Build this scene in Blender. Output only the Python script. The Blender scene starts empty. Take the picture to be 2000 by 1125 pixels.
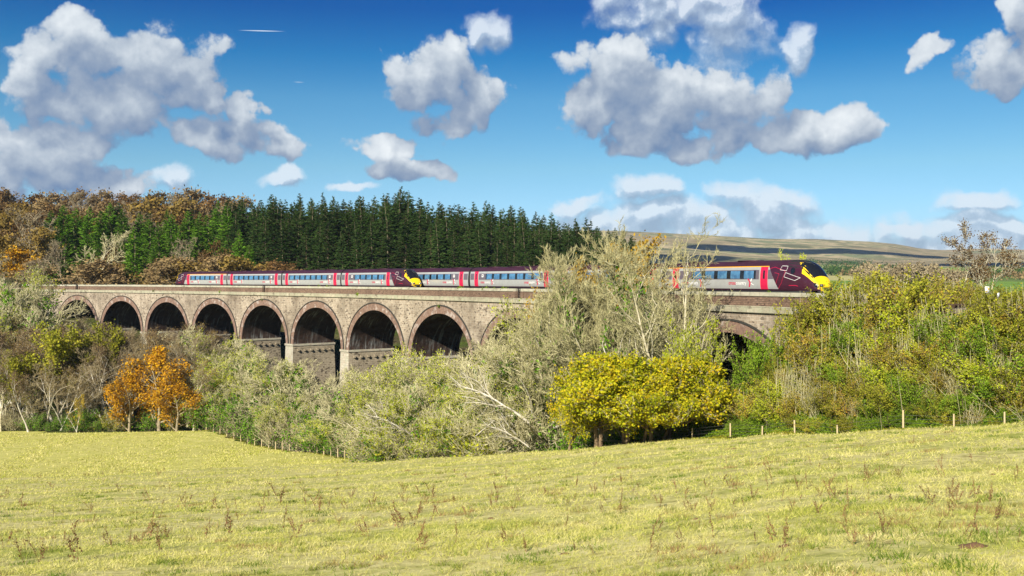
import bpy, math
import numpy as np
from math import radians as R, sin, cos, tan, pi

# ---------------------------------------------------------------- camera, sky, sun
EZ = 30.0                      # height of the photographer's eye
FPX, HY = 2000.0, 548.0        # focal length and horizon row in pixels of a 2000 x 1125 frame
scene = bpy.context.scene
cam_d = bpy.data.cameras.new('camera')
cam = bpy.data.objects.new('camera', cam_d)
scene.collection.objects.link(cam)
cam_d.sensor_width = 36.0
cam_d.lens = 36.0
cam.location = (0, 0, EZ)
cam.rotation_euler = (R(90) - math.atan((562.5 - HY) / FPX), 0, 0)
cam_d.clip_start = 0.3
cam_d.clip_end = 20000
scene.camera = cam
scene.view_settings.view_transform = 'Standard'
scene.view_settings.look = 'None'
scene.view_settings.exposure = 0.7
scene.view_settings.gamma = 1.0

SUN_EL = 31.0
SUN_AZ = 203.0                 # clockwise from +Y
sdir = (sin(R(SUN_AZ)) * cos(R(SUN_EL)), cos(R(SUN_AZ)) * cos(R(SUN_EL)), sin(R(SUN_EL)))
sun_d = bpy.data.lights.new('sun', 'SUN')
sun_d.energy = 5.0
sun_d.angle = R(0.5)
sun_d.color = (1.0, 0.92, 0.76)
sun = bpy.data.objects.new('sun', sun_d)
scene.collection.objects.link(sun)
sun.location = (sdir[0]*300, sdir[1]*300, 300)
from mathutils import Vector
sun.rotation_euler = Vector(sdir).to_track_quat('Z', 'Y').to_euler()

class NT:
    """small helper to write node graphs"""
    def __init__(s, tree):
        s.t = tree
    def n(s, typ, **kw):
        nd = s.t.nodes.new(typ)
        for k, v in kw.items():
            setattr(nd, k, v)
        return nd
    def link(s, a, b):
        s.t.links.new(a, b)
    def _in(s, nd, i, v):
        if v is None: return
        if isinstance(v, (int, float, tuple, list)):
            nd.inputs[i].default_value = v
        else:
            s.link(v, nd.inputs[i])
    def m(s, op, a, b=None, c=None, clamp=False):
        nd = s.n('ShaderNodeMath', operation=op); nd.use_clamp = clamp
        s._in(nd, 0, a); s._in(nd, 1, b); s._in(nd, 2, c)
        return nd.outputs[0]
    def vm(s, op, a, b=None, c=None):
        nd = s.n('ShaderNodeVectorMath', operation=op)
        s._in(nd, 0, a); s._in(nd, 1, b); s._in(nd, 2, c)
        return nd.outputs['Value'] if op in ('LENGTH', 'DOT_PRODUCT', 'DISTANCE') else nd.outputs[0]
    def noise(s, vec, scale, detail=2.0, rough=0.5, dist=0.0, dim='3D', w=None):
        nd = s.n('ShaderNodeTexNoise', noise_dimensions=dim)
        if vec is not None: s.link(vec, nd.inputs['Vector'])
        nd.inputs['Scale'].default_value = scale
        nd.inputs['Detail'].default_value = detail
        nd.inputs['Roughness'].default_value = rough
        nd.inputs['Distortion'].default_value = dist
        return nd.outputs[0]
    def ramp(s, fac, stops, interp='LINEAR'):
        nd = s.n('ShaderNodeValToRGB')
        cr = nd.color_ramp; cr.interpolation = interp
        while len(cr.elements) < len(stops): cr.elements.new(0.5)
        for e, (p, c) in zip(cr.elements, stops):
            e.position = p
            e.color = (c, c, c, 1) if isinstance(c, (int, float)) else tuple(c) + (1,)
        s.link(fac, nd.inputs[0])
        return nd.outputs[0]
    def mix(s, fac, a, b, blend='MIX'):
        nd = s.n('ShaderNodeMix', data_type='RGBA', blend_type=blend)
        s._in(nd, 0, fac)
        for i, v in ((6, a), (7, b)):
            if isinstance(v, tuple): nd.inputs[i].default_value = v + (1,) if len(v) == 3 else v
            else: s.link(v, nd.inputs[i])
        return nd.outputs[2]

# clouds: ellipses given as (x, y, rx, ry) pixels of the frame, turned into azimuth / elevation
CLOUDS = [(150,110,112,86),(300,140,145,92),(235,185,200,74),(90,150,80,66),(405,175,62,50),(55,330,150,78),(130,300,90,72),
 (215,360,62,60),(440,275,108,44),(485,220,34,42),(535,280,46,40),(428,200,30,22),(855,150,115,66),(930,185,72,66),
 (770,140,46,24),(895,235,80,38),(760,285,84,36),(800,340,78,26),(1180,125,95,56),(1170,195,100,62),
 (1330,220,165,92),(1430,205,110,72),(1560,250,130,56),(1650,250,72,36),(1370,285,150,36),(1960,115,84,52),(2010,50,70,60),(1825,82,34,30)]
WISPS = [(1400,448,340,36),(1860,474,230,26),(1150,425,120,24),(1240,12,110,50),(1420,85,90,56),(1400,20,80,40),(1550,98,50,36),(1290,70,60,40),(960,60,40,40),(1260,378,95,30),(1340,425,230,32),(1500,402,110,36),(1740,458,180,20),(1900,446,130,34),(1900,392,80,20),
         (545,352,44,18),(322,345,46,24),(690,372,70,10),(1600,470,300,16),(1130,400,70,16)]
def azel(px, py):
    u = (px - 1000) / FPX; v = (HY - py) / FPX
    return math.atan(u), math.atan(v / math.sqrt(1 + u*u))
def cloud_group(name, lst, warp, fine, bias=0.68):
    g = bpy.data.node_groups.new(name, 'ShaderNodeTree')
    g.interface.new_socket('P', in_out='INPUT', socket_type='NodeSocketVector')
    g.interface.new_socket('F', in_out='OUTPUT', socket_type='NodeSocketFloat')
    t = NT(g); gi = g.nodes.new('NodeGroupInput'); go = g.nodes.new('NodeGroupOutput')
    P = gi.outputs[0]
    nz = t.n('ShaderNodeTexNoise', noise_dimensions='2D'); t.link(P, nz.inputs['Vector'])
    nz.inputs['Scale'].default_value = 13.0; nz.inputs['Detail'].default_value = 5.0; nz.inputs['Roughness'].default_value = 0.55
    w = t.vm('SUBTRACT', nz.outputs['Color'], (0.5, 0.5, 0.5))
    w = t.vm('MULTIPLY', w, (warp, warp * 0.7, 0))
    Q = t.vm('ADD', P, w)
    acc = None
    for cx, cy, rx, ry in lst:
        a, e = azel(cx, cy); ra, re = rx / FPX * cos(a)**2, ry / FPX
        l = t.vm('LENGTH', t.vm('MULTIPLY_ADD', Q, (1/ra, 1/re, 0.0), (-a/ra, -e/re, 0.0)))
        acc = l if acc is None else t.m('SMOOTH_MIN', acc, l, 0.22)
    f = t.m('SUBTRACT', 1.0, acc)
    f = t.m('ADD', t.m('MULTIPLY', t.m('MINIMUM', f, 0.35), 1.6), t.m('MULTIPLY', f, 0.4))
    n2 = t.noise(P, 24.0, 5.0, 0.66, dim='2D')
    vo = t.n('ShaderNodeTexVoronoi', feature='F1', voronoi_dimensions='2D'); t.link(Q, vo.inputs['Vector'])
    vo.inputs['Scale'].default_value = 27.0; vo.inputs['Detail'].default_value = 1.0; vo.inputs['Roughness'].default_value = 0.5
    puff = t.m('SUBTRACT', bias, vo.outputs['Distance'])
    f = t.m('ADD', f, t.m('MULTIPLY', puff, fine * 0.75))
    f = t.m('ADD', f, t.m('MULTIPLY', t.m('SUBTRACT', n2, 0.5), fine))
    f = t.m('MAXIMUM', f, -1.0)
    t.link(f, go.inputs[0])
    return g

world = bpy.data.worlds.new('World'); scene.world = world; world.use_nodes = True
wt = world.node_tree; wt.nodes.clear(); t = NT(wt)
sky = t.n('ShaderNodeTexSky', sky_type='NISHITA')
sky.sun_disc = False; sky.sun_elevation = R(SUN_EL); sky.sun_rotation = R(SUN_AZ)
sky.altitude = 0; sky.air_density = 1.0; sky.dust_density = 0.3; sky.ozone_density = 3.0
tc = t.n('ShaderNodeTexCoord'); D = tc.outputs['Generated']
sx = t.n('ShaderNodeSeparateXYZ'); t.link(D, sx.inputs[0])
az = t.m('ARCTAN2', sx.outputs[0], sx.outputs[1]); el = t.m('ARCSINE', sx.outputs[2])
cb = t.n('ShaderNodeCombineXYZ'); t.link(az, cb.inputs[0]); t.link(el, cb.inputs[1]); P = cb.outputs[0]
g1 = cloud_group('cloud_field', CLOUDS, 0.07, 1.5); g2 = cloud_group('wisp_field', WISPS, 0.06, 1.5, 0.98)
def grp(g, vec):
    nd = t.n('ShaderNodeGroup'); nd.node_tree = g; t.link(vec, nd.inputs[0]); return nd.outputs[0]
F = grp(g1, P); F2 = grp(g1, t.vm('ADD', P, (-0.010, 0.028, 0)))
W = grp(g2, P); W2 = grp(g2, t.vm('ADD', P, (-0.004, 0.012, 0)))
alpha = t.n('ShaderNodeMapRange', interpolation_type='SMOOTHSTEP'); t.link(F, alpha.inputs[0])
alpha.inputs[1].default_value = 0.0; alpha.inputs[2].default_value = 0.55
lit = t.m('MULTIPLY_ADD', t.m('SUBTRACT', F, F2), 0.30, 0.27, clamp=True)
ccol = t.ramp(lit, [(0.0, (0.10, 0.16, 0.27)), (0.3, (0.20, 0.25, 0.33)), (0.6, (0.34, 0.385, 0.44)), (1.0, (0.56, 0.59, 0.61))])
walpha = t.n('ShaderNodeMapRange', interpolation_type='SMOOTHSTEP'); t.link(W, walpha.inputs[0])
walpha.inputs[1].default_value = 0.0; walpha.inputs[2].default_value = 1.3; walpha.inputs[4].default_value = 0.85
wlit = t.m('MULTIPLY_ADD', t.m('SUBTRACT', W, W2), 1.1, 0.45, clamp=True)
wcol = t.ramp(wlit, [(0.0, (0.19, 0.25, 0.34)), (0.6, (0.30, 0.37, 0.46)), (1.0, (0.50, 0.55, 0.60))])
SKY_S = 0.10
skc = t.n('ShaderNodeHueSaturation'); t.link(sky.outputs[0], skc.inputs['Color'])
skc.inputs['Saturation'].default_value = 1.35; skc.inputs['Hue'].default_value = 0.5; skc.inputs['Value'].default_value = 1.0
# polarised deepening of the blue with height
dn = t.ramp(t.m('MULTIPLY', el, 2.6), [(0.0, (.42,.56,.86)), (0.09, (.44,.57,.84)), (0.19, (.47,.60,.76)), (0.283, (.50,.60,.64)), (0.452, (.38,.54,.58)), (0.556, (.11,.40,.52)), (0.67, (.02,.24,.44)), (1.0, (.01,.20,.40))])
skm = t.mix(1.0, skc.outputs[0], dn, 'MULTIPLY')
def scaled(col, k):
    return t.mix(1.0, col, (k, k, k), 'MULTIPLY')
c = t.mix(walpha.outputs[0], skm, scaled(wcol, 1.0 / SKY_S))
c = t.mix(alpha.outputs[0], c, scaled(ccol, 1.0 / SKY_S))
# contrail
def trail(cx, cy, rx, ry, k):
    a, e = azel(cx, cy)
    l = t.vm('LENGTH', t.vm('MULTIPLY_ADD', P, (FPX/rx, FPX/ry, 0.0), (-a*FPX/rx, -e*FPX/ry, 0.0)))
    return t.m('MULTIPLY', t.m('SUBTRACT', 1.0, l, clamp=True), k, clamp=True)
P0 = P
rot = t.n('ShaderNodeVectorRotate', rotation_type='Z_AXIS'); t.link(P, rot.inputs['Vector'])
a0, e0 = azel(500, 62); rot.inputs['Center'].default_value = (a0, e0, 0); rot.inputs['Angle'].default_value = -0.03
P = rot.outputs[0]; tr = trail(512, 61.5, 46, 1.2, 1.2); P = P0
tr2 = trail(584, 161, 12, 1.3, 0.5)
c = t.mix(t.m('ADD', tr, tr2, clamp=True), c, (0.5/SKY_S, 0.55/SKY_S, 0.6/SKY_S))
bg = t.n('ShaderNodeBackground'); t.link(c, bg.inputs[0]); bg.inputs[1].default_value = SKY_S
wo = t.n('ShaderNodeOutputWorld'); t.link(bg.outputs[0], wo.inputs[0])

# ---------------------------------------------------------------- helpers
rng = np.random.default_rng(7)
COL = scene.collection
ORD = ['first','second','third','fourth','fifth','sixth','seventh','eighth','ninth','tenth','eleventh','twelfth','thirteenth',
 'fourteenth','fifteenth','sixteenth','seventeenth','eighteenth','nineteenth','twentieth']
TENS = ['','','twenty','thirty','forty','fifty','sixty','seventy','eighty','ninety']
def ordinal(i):               # 0 based
    n = i + 1
    if n <= 20: return ORD[i]
    if n < 100:
        a, b = divmod(n, 10)
        if b == 0: return TENS[a][:-1] + 'ieth'
        return TENS[a] + '-' + ORD[b-1]
    return 'hundred and ' + ordinal(i - 100) if n > 100 else 'hundredth'

def tag(o, label=None, cat=None, group=None, kind=None):
    if label: o['label'] = label
    if cat: o['category'] = cat
    if group: o['group'] = group
    if kind: o['kind'] = kind
    return o
def empty(name, loc=(0, 0, 0), rz=0.0, parent=None):
    o = bpy.data.objects.new(name, None); COL.objects.link(o)
    o.location = loc; o.rotation_euler = (0, 0, rz); o.parent = parent
    o.empty_display_size = 0.3
    return o
class MB:
    """collects geometry: verts, quads / tris / ngons, material slots, uvs"""
    def __init__(s):
        s.v = []; s.nv = 0; s.f = []; s.mi = []; s.uv = []; s.anyuv = False
    def add(s, V, F, mi=0, uv=None):
        """V (n,3); F (m,k) int array; uv (n,2) per vertex"""
        V = np.asarray(V, float).reshape(-1, 3); F = np.asarray(F, int)
        s.v.append(V); s.f.append(F + s.nv); s.mi.append(np.full(len(F), mi, int))
        if uv is not None: s.anyuv = True; s.uv.append(np.asarray(uv, float))
        else: s.uv.append(np.zeros((len(V), 2)))
        s.nv += len(V)
    def box(s, c, size, mi=0, rz=0.0, uvs=None):
        x, y, z = [q / 2 for q in size]
        V = np.array([[-x,-y,-z],[x,-y,-z],[x,y,-z],[-x,y,-z],[-x,-y,z],[x,-y,z],[x,y,z],[-x,y,z]])
        if rz:
            cr, sr = cos(rz), sin(rz); V = np.c_[V[:,0]*cr - V[:,1]*sr, V[:,0]*sr + V[:,1]*cr, V[:,2]]
        s.add(V + np.array(c), [[0,3,2,1],[4,5,6,7],[0,1,5,4],[1,2,6,5],[2,3,7,6],[3,0,4,7]], mi)
    def grid(s, G, mi=0, uv=None, flip=False):
        """G (a,b,3)"""
        a, b = G.shape[:2]
        I = np.arange(a*b).reshape(a, b)
        F = np.stack([I[:-1,:-1], I[1:,:-1], I[1:,1:], I[:-1,1:]], -1).reshape(-1, 4)
        if flip: F = F[:, ::-1]
        s.add(G.reshape(-1, 3), F, mi, None if uv is None else np.asarray(uv).reshape(-1, 2))
    def build(s, name, mats, parent=None, smooth=False, link=True):
        me = bpy.data.meshes.new(name)
        V = np.concatenate(s.v) if s.v else np.zeros((0, 3))
        me.vertices.add(len(V)); me.vertices.foreach_set('co', V.astype(np.float32).ravel())
        nl = sum(f.size for f in s.f); npoly = sum(len(f) for f in s.f)
        me.loops.add(nl); me.polygons.add(npoly)
        li = np.concatenate([f.ravel() for f in s.f]); me.loops.foreach_set('vertex_index', li.astype(np.int32))
        tot = np.concatenate([np.full(len(f), f.shape[1]) for f in s.f])
        st = np.r_[0, np.cumsum(tot)[:-1]]
        me.polygons.foreach_set('loop_start', st.astype(np.int32))
        try: me.polygons.foreach_set('loop_total', tot.astype(np.int32))
        except Exception: pass
        me.polygons.foreach_set('material_index', np.concatenate(s.mi).astype(np.int32))
        if smooth: me.polygons.foreach_set('use_smooth', np.ones(npoly, bool))
        if s.anyuv:
            uvl = me.uv_layers.new(name='UVMap')
            U = np.concatenate(s.uv)[li]; uvl.data.foreach_set('uv', U.astype(np.float32).ravel())
        me.update(calc_edges=True)
        for m_ in (mats if isinstance(mats, (list, tuple)) else [mats]): me.materials.append(m_)
        o = bpy.data.objects.new(name, me)
        if link: COL.objects.link(o)
        o.parent = parent
        return o
def copy_tree(o, parent=None):
    c = o.copy(); COL.objects.link(c); c.parent = parent
    for ch in [x for x in bpy.data.objects if x.parent == o] if o.get('_kids') is None else [bpy.data.objects[n] for n in o['_kids']]:
        copy_tree(ch, c)
    return c
KIDS = {}
def copy_thing(proto):
    """a thing with one level of parts; KIDS caches the children"""
    if proto.name not in KIDS:
        KIDS[proto.name] = [x for x in bpy.data.objects if x.parent == proto]
    c = proto.copy(); COL.objects.link(c)
    for ch in KIDS[proto.name]:
        d = ch.copy(); COL.objects.link(d); d.parent = c
    return c
USED = set()
def take(proto):
    if proto.name in USED: return copy_thing(proto)
    KIDS.setdefault(proto.name, [x for x in bpy.data.objects if x.parent == proto])
    USED.add(proto.name); return proto

# ---------------------------------------------------------------- the curve of the viaduct in plan
X0, Y0, PH0, KAP = -112.406, 261.37, 0.658119, 0.0021978
SEND = 232.0
def curve(s, lat=0.0):
    """s along the front face (metres), lat = metres behind the face; straight beyond SEND"""
    s = np.asarray(s, float); ss = np.minimum(s, SEND); ex = s - ss
    ph = PH0 + KAP * ss
    x = X0 + (np.sin(ph) - np.sin(PH0)) / KAP + ex * np.cos(ph)
    y = Y0 + (np.cos(ph) - np.cos(PH0)) / KAP - ex * np.sin(ph)
    return x + lat * np.sin(ph), y + lat * np.cos(ph)
def heading(s):
    return PH0 + KAP * min(s, SEND)
def on(s, lat, z):
    x, y = curve(s, lat)
    return np.stack(np.broadcast_arrays(x, y, EZ + np.asarray(z, float)), -1)

# ---------------------------------------------------------------- ground heights (relative to the eye)
CPX = [-1500, 0, 730, 1000, 1350, 1700, 2000, 2500, 3300]
CDC = [118, 115, 110, 97, 80, 64, 55, 43, 31]
CYC = [945, 935, 903, 885, 858, 842, 828, 815, 800]
CPU = [(p - 1000) / FPX for p in CPX]
CB = [(y - HY) / FPX - 3.0 / d for y, d in zip(CYC, CDC)]
def crest(u):
    return np.interp(u, CPU, CDC), np.interp(u, CPU, CB)
CTRL = [(px, d, -(y - HY) / FPX * d) for px, d, y in zip(CPX, CDC, CYC)] + [
 (370,113,-.1855*113),(860,104,-.173*104),(1180,89,-.162*89),(1530,72,-.151*72),(1850,59.5,-.1435*59.5),
 (-300,100,-21),(2500,30,-4.9),(3300,20,-3.6),(4000,20,-3.4),(4000,12,-3.3),(500,95,-16.5),(1000,80,-13.9),(1500,60,-9.5),(2000,45,-6.9),
 (0,130,-25.3),(0,185,-27.5),(300,130,-25),(300,185,-27.3),(-300,130,-25),(-300,190,-28),(150,160,-26.4),(-700,150,-26),
 (560,150,-25.2),(430,182,-26.8),(720,136,-24.2),(600,130,-23.5),
 (0,205,-28),(300,205,-28),(500,190,-28),(650,170,-27.5),(800,150,-26.5),(900,125,-24),(1000,115,-22),(1100,110,-21),(1200,100,-19),
 (1350,92,-15),(1400,86,-12.8),(830,118,-21.5),(1000,103,-18.6),(1200,93,-16.5),
 (130,262,-12),(60,270,-7),(0,275,-4.5),(-100,280,-3.5),(-300,300,-3),(236,245,-18),(326,230,-24),(418,215,-27),(513,202,-28.5),
 (623,186,-28.5),(734,168,-28),(858,151,-27),(1000,134,-25),(1185,115,-21),(1350,101,-14),(1430,96,-11),(1500,91.5,-7.5),
 (1560,87,-4.2),(1620,84.5,-3.0),(1500,78,-11.6),(1600,72,-11),(1700,67,-10.2),(1850,62,-9.3),(2000,58,-8.7),
 (2000,95,-2.6),(1700,100,-2.4),(2600,90,-2.8),
 (1430,118,-4),(1600,130,-4),(1185,140,-12),(1000,165,-16),(858,185,-17),(734,205,-17),(623,225,-16),(513,240,-15),(418,255,-12),
 (326,270,-9),(236,280,-6),(130,295,-3),(300,300,-2),(600,285,-3),(900,280,-3),(1200,280,-4),(600,350,2),(900,340,0),(1200,340,-3),
 (0,330,0),(200,330,0),(0,420,18),(200,420,18),(400,410,12),(0,520,22),(300,500,22),(-300,330,2),(-300,420,16),(-700,400,14),(-700,250,-8),
 (1500,200,-7),(1800,200,-8),(1500,350,-12),(2000,300,-12),(1000,500,-3),(600,500,8),(2300,200,-6),(1700,500,-12),(2600,400,-12)]
_tb = []
for s_ in (234, 246, 258, 270, 285, 300, 320):
    for l_, z_ in ((-0.8, -2.35), (4.3, -2.3), (9.6, -2.35), (13, -3.2)):
        a_, b_ = curve(s_, l_); _tb.append((float(a_), float(b_), z_))
_c = np.array([((p - 1000) / FPX * d, d, z) for p, d, z in CTRL] + _tb)
def _phi(a, b):
    return np.sqrt((a[:, None, 0] - b[None, :, 0])**2 + (a[:, None, 1] - b[None, :, 1])**2 + 9.0)
_n = len(_c); _A = np.zeros((_n + 3, _n + 3)); _A[:_n, :_n] = _phi(_c, _c)
_A[:_n, _n:] = np.c_[np.ones(_n), _c[:, :2]]; _A[_n:, :_n] = _A[:_n, _n:].T
_w = np.linalg.solve(_A, np.r_[_c[:, 2], 0, 0, 0])
def _rbf(X, Y):
    q = np.c_[X.ravel(), Y.ravel()]; out = np.empty(len(q))
    for i in range(0, len(q), 20000):
        b = q[i:i+20000]; out[i:i+20000] = _phi(b, _c) @ _w[:_n] + _w[_n] + b @ _w[_n+1:]
    return out.reshape(X.shape)
def sstep(a, b, x):
    t_ = np.clip((x - a) / (b - a), 0, 1); return t_ * t_ * (3 - 2 * t_)
RIDX = [0, 1200, 1300, 1400, 1500, 1600, 1700, 1750, 1800, 1840, 1900, 2000, 2400]
RIDY = [452, 455, 459, 464, 469.5, 470.5, 475, 480, 489, 492, 490, 492, 500]
def wob(X, Y, sc, seed=0):
    """cheap smooth noise of about -1..1"""
    a = 0
    for k in range(4):
        r_ = np.random.default_rng(seed * 17 + k); an = r_.uniform(0, 6.28, 3); f_ = (1.0, 1.7, 2.6, 4.1)[k] / sc
        a = a + np.sin((X*np.cos(an[0]) + Y*np.sin(an[0])) * f_ + an[1] + 1.3*np.sin((X*np.sin(an[2]) - Y*np.cos(an[2])) * f_ * .7)) / (1 + k)
    return a / 1.8
def height(X, Y):
    """ground height relative to the eye"""
    X = np.asarray(X, float); Y = np.asarray(Y, float)
    u = X / np.maximum(Y, 6.0); Dc, b = crest(u)
    zn = -(3.0 + b * Y) + 0.16 * wob(X, Y, 5.5, 1) * sstep(5, 20, Y)
    zn = np.where(Y < 0, -3.0 - 0.05 * Y, zn)
    zv = _rbf(X, Y)
    z = zn + (zv - zn) * sstep(-3, 4, Y - Dc)
    d = np.maximum(Y, 1.0); up = 1000 + FPX * X / d
    yr = np.interp(up, RIDX, RIDY); zr = (HY - yr) / FPX * 4600
    s_ = np.interp(d, [500, 900, 1200, 2000, 2800, 3600, 4600], [-12, 0, 7, 30, 66, 0, 0])
    zm = np.interp(d, [500, 900, 1200, 1900, 2600], [-10, -1, 6, 22, 42])
    k = sstep(2200, 4600, d) ** 0.9; zm = zm * (1 - k) + zr * k
    zm = zm + wob(X, Y, 260, 5) * 7 * sstep(1400, 2400, d) * (1 - sstep(3700, 4500, d)) + wob(X, Y, 90, 6) * 2.0 * sstep(900, 1500, d) * (1 - sstep(4000, 4500, d))
    zm = np.where(d > 4600, zm - (d - 4600) * 0.10, zm)
    far = sstep(520, 900, np.hypot(X * .8, Y))
    return z * (1 - far) + zm * far
def gz(x, y):
    return EZ + float(height(np.array([x]), np.array([y]))[0])
def at(px, d):
    return (px - 1000) / FPX * d, d
# ---------------------------------------------------------------- materials
MATS = {}
def mat(name, rough=0.85, spec=0.2):
    m = bpy.data.materials.new(name); m.use_nodes = True
    t = NT(m.node_tree); b = m.node_tree.nodes['Principled BSDF']
    b.inputs['Roughness'].default_value = rough; b.inputs['Specular IOR Level'].default_value = spec
    MATS[name] = m
    return m, t, b
def flat(name, col, rough=0.6, spec=0.3, metal=0.0, var=0.12, sc=3.0, coat=0.0):
    m, t, b = mat(name, rough, spec)
    tc = t.n('ShaderNodeTexCoord'); n = t.noise(tc.outputs['Object'], sc, 5, 0.6)
    k = t.m('MULTIPLY_ADD', n, var * 2, 1 - var)
    c = t.n('ShaderNodeVectorMath', operation='SCALE'); c.inputs[0].default_value = col
    t.link(k, c.inputs['Scale']); t.link(c.outputs[0], b.inputs['Base Color'])
    b.inputs['Metallic'].default_value = metal; b.inputs['Coat Weight'].default_value = coat
    return m
def bump(t, b, h, strength=0.5, dist=0.1):
    n = t.n('ShaderNodeBump'); n.inputs['Strength'].default_value = strength; n.inputs['Distance'].default_value = dist
    t.link(h, n.inputs['Height']); t.link(n.outputs[0], b.inputs['Normal'])

def stone_mat(name, cA, cB, dark, mortar, bw, rh, ms=0.03, stain=0.35, darkth=0.90, lichen=None):
    m, t, b = mat(name, 0.93, 0.1)
    uv = t.n('ShaderNodeUVMap'); uv.uv_map = 'UVMap'
    geo = t.n('ShaderNodeNewGeometry')
    wv = t.n('ShaderNodeTexNoise'); t.link(uv.outputs[0], wv.inputs['Vector']); wv.inputs['Scale'].default_value = 2.0
    vec = t.vm('ADD', uv.outputs[0], t.vm('MULTIPLY', t.vm('SUBTRACT', wv.outputs['Color'], (.5, .5, .5)), (0.10, 0.06, 0)))
    br = t.n('ShaderNodeTexBrick'); t.link(vec, br.inputs['Vector'])
    br.inputs['Scale'].default_value = 1.0; br.inputs['Brick Width'].default_value = bw; br.inputs['Row Height'].default_value = rh
    br.inputs['Mortar Size'].default_value = ms; br.inputs['Mortar Smooth'].default_value = 0.3
    br.inputs['Color1'].default_value = cA + (1,); br.inputs['Color2'].default_value = cB + (1,); br.inputs['Mortar'].default_value = mortar + (1,)
    vo = t.n('ShaderNodeTexVoronoi'); t.link(t.vm('MULTIPLY', vec, (1.5/bw, 1.3/rh, 1)), vo.inputs['Vector']); vo.inputs['Scale'].default_value = 1.0
    sp = t.n('ShaderNodeSeparateColor'); t.link(vo.outputs['Color'], sp.inputs[0])
    c = t.mix(t.ramp(sp.outputs[0], [(darkth, 0.0), (min(darkth + .03, 1), 0.8)]), br.outputs[0], dark)
    c = t.mix(t.ramp(sp.outputs[1], [(0.0, 0.35), (0.5, 0.0)]), c, tuple(min(1, x * 1.4) for x in cB))
    big = t.noise(geo.outputs['Position'], 0.22, 5, 0.62)
    c = t.mix(t.m('MULTIPLY', t.ramp(big, [(0.42, 0.0), (0.68, 1.0)]), stain), c, tuple(x * 0.45 for x in cA))
    st = t.noise(t.vm('MULTIPLY', uv.outputs[0], (1.6, 0.12, 1)), 1.0, 4, 0.6)
    c = t.mix(t.m('MULTIPLY', t.ramp(st, [(0.52, 0.0), (0.7, 1.0)]), stain * 0.8), c, tuple(x * 0.4 for x in cB))
    if lichen:
        ln = t.noise(geo.outputs['Position'], 1.3, 6, 0.65)
        c = t.mix(t.ramp(ln, [(0.45, 0.0), (0.6, 0.85)]), c, lichen)
    t.link(c, b.inputs['Base Color'])
    fine = t.noise(uv.outputs[0], 9.0, 4, 0.6)
    bump(t, b, t.m('ADD', t.m('MULTIPLY', br.outputs['Fac'], -0.6), t.m('ADD', fine, t.m('MULTIPLY', sp.outputs[2], .6))), 0.6, 0.05)
    return m
stone_mat('pink_rubble', (0.325,0.255,0.19), (0.435,0.37,0.285), (0.10,0.08,0.065), (0.48,0.42,0.34), 0.62, 0.33, 0.04, 0.8, 0.84)
stone_mat('pale_ashlar', (0.42,0.36,0.28), (0.50,0.45,0.37), (0.25,0.20,0.16), (0.32,0.28,0.22), 0.9, 0.42, 0.02, 0.4, 0.95, (0.43,0.42,0.33))
stone_mat('grey_rubble', (0.25,0.205,0.145), (0.36,0.30,0.22), (0.07,0.055,0.04), (0.40,0.35,0.26), 0.7, 0.34, 0.04, 0.5, 0.85)
stone_mat('parapet_brick', (0.20,0.125,0.095), (0.27,0.18,0.13), (0.08,0.055,0.05), (0.13,0.10,0.075), 0.5, 0.17, 0.035, 0.5, 0.9)
stone_mat('string_stone', (0.36,0.33,0.24), (0.44,0.40,0.30), (0.18,0.16,0.12), (0.22,0.2,0.15), 1.1, 0.6, 0.03, 0.5, 0.9, (0.38,0.38,0.27))
stone_mat('coping_stone', (0.38,0.36,0.28), (0.46,0.43,0.34), (0.24,0.22,0.17), (0.2,0.19,0.15), 1.4, 0.5, 0.02, 0.4, 0.93, (0.46,0.46,0.36))
def ring_mat():
    m, t, b = mat('ring_brick', 0.9, 0.12)
    uv = t.n('ShaderNodeUVMap'); uv.uv_map = 'UVMap'; geo = t.n('ShaderNodeNewGeometry')
    br = t.n('ShaderNodeTexBrick'); t.link(uv.outputs[0], br.inputs['Vector'])
    br.inputs['Scale'].default_value = 1.0; br.inputs['Brick Width'].default_value = 0.24; br.inputs['Row Height'].default_value = 0.26
    br.inputs['Mortar Size'].default_value = 0.02
    br.inputs['Color1'].default_value = (0.18,0.115,0.09,1); br.inputs['Color2'].default_value = (0.27,0.175,0.13,1); br.inputs['Mortar'].default_value = (0.22,0.15,0.12,1)
    n = t.noise(geo.outputs['Position'], 0.9, 6, 0.65)
    c = t.mix(t.ramp(n, [(0.53, 0.0), (0.66, 0.75)]), br.outputs[0], (0.52,0.46,0.42))
    n2 = t.noise(geo.outputs['Position'], 0.6, 5, 0.6, 1.0)
    c = t.mix(t.ramp(n2, [(0.55, 0.0), (0.7, 0.6)]), c, (0.10,0.07,0.06))
    t.link(c, b.inputs['Base Color']); bump(t, b, br.outputs['Fac'], -0.4, 0.04)
ring_mat()
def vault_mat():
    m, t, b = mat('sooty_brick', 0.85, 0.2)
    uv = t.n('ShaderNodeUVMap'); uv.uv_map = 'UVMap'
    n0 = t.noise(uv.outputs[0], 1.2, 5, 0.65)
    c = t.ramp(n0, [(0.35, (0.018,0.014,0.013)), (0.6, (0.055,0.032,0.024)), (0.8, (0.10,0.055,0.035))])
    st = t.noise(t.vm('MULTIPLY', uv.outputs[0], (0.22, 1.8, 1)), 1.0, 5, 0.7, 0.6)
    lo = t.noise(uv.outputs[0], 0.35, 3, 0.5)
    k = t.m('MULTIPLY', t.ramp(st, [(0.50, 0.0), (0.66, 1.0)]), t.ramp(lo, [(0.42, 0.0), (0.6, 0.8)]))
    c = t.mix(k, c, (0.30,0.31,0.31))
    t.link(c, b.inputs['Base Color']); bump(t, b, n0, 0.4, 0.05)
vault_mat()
flat('dark_drip', (0.045,0.043,0.038), 0.9)
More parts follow.
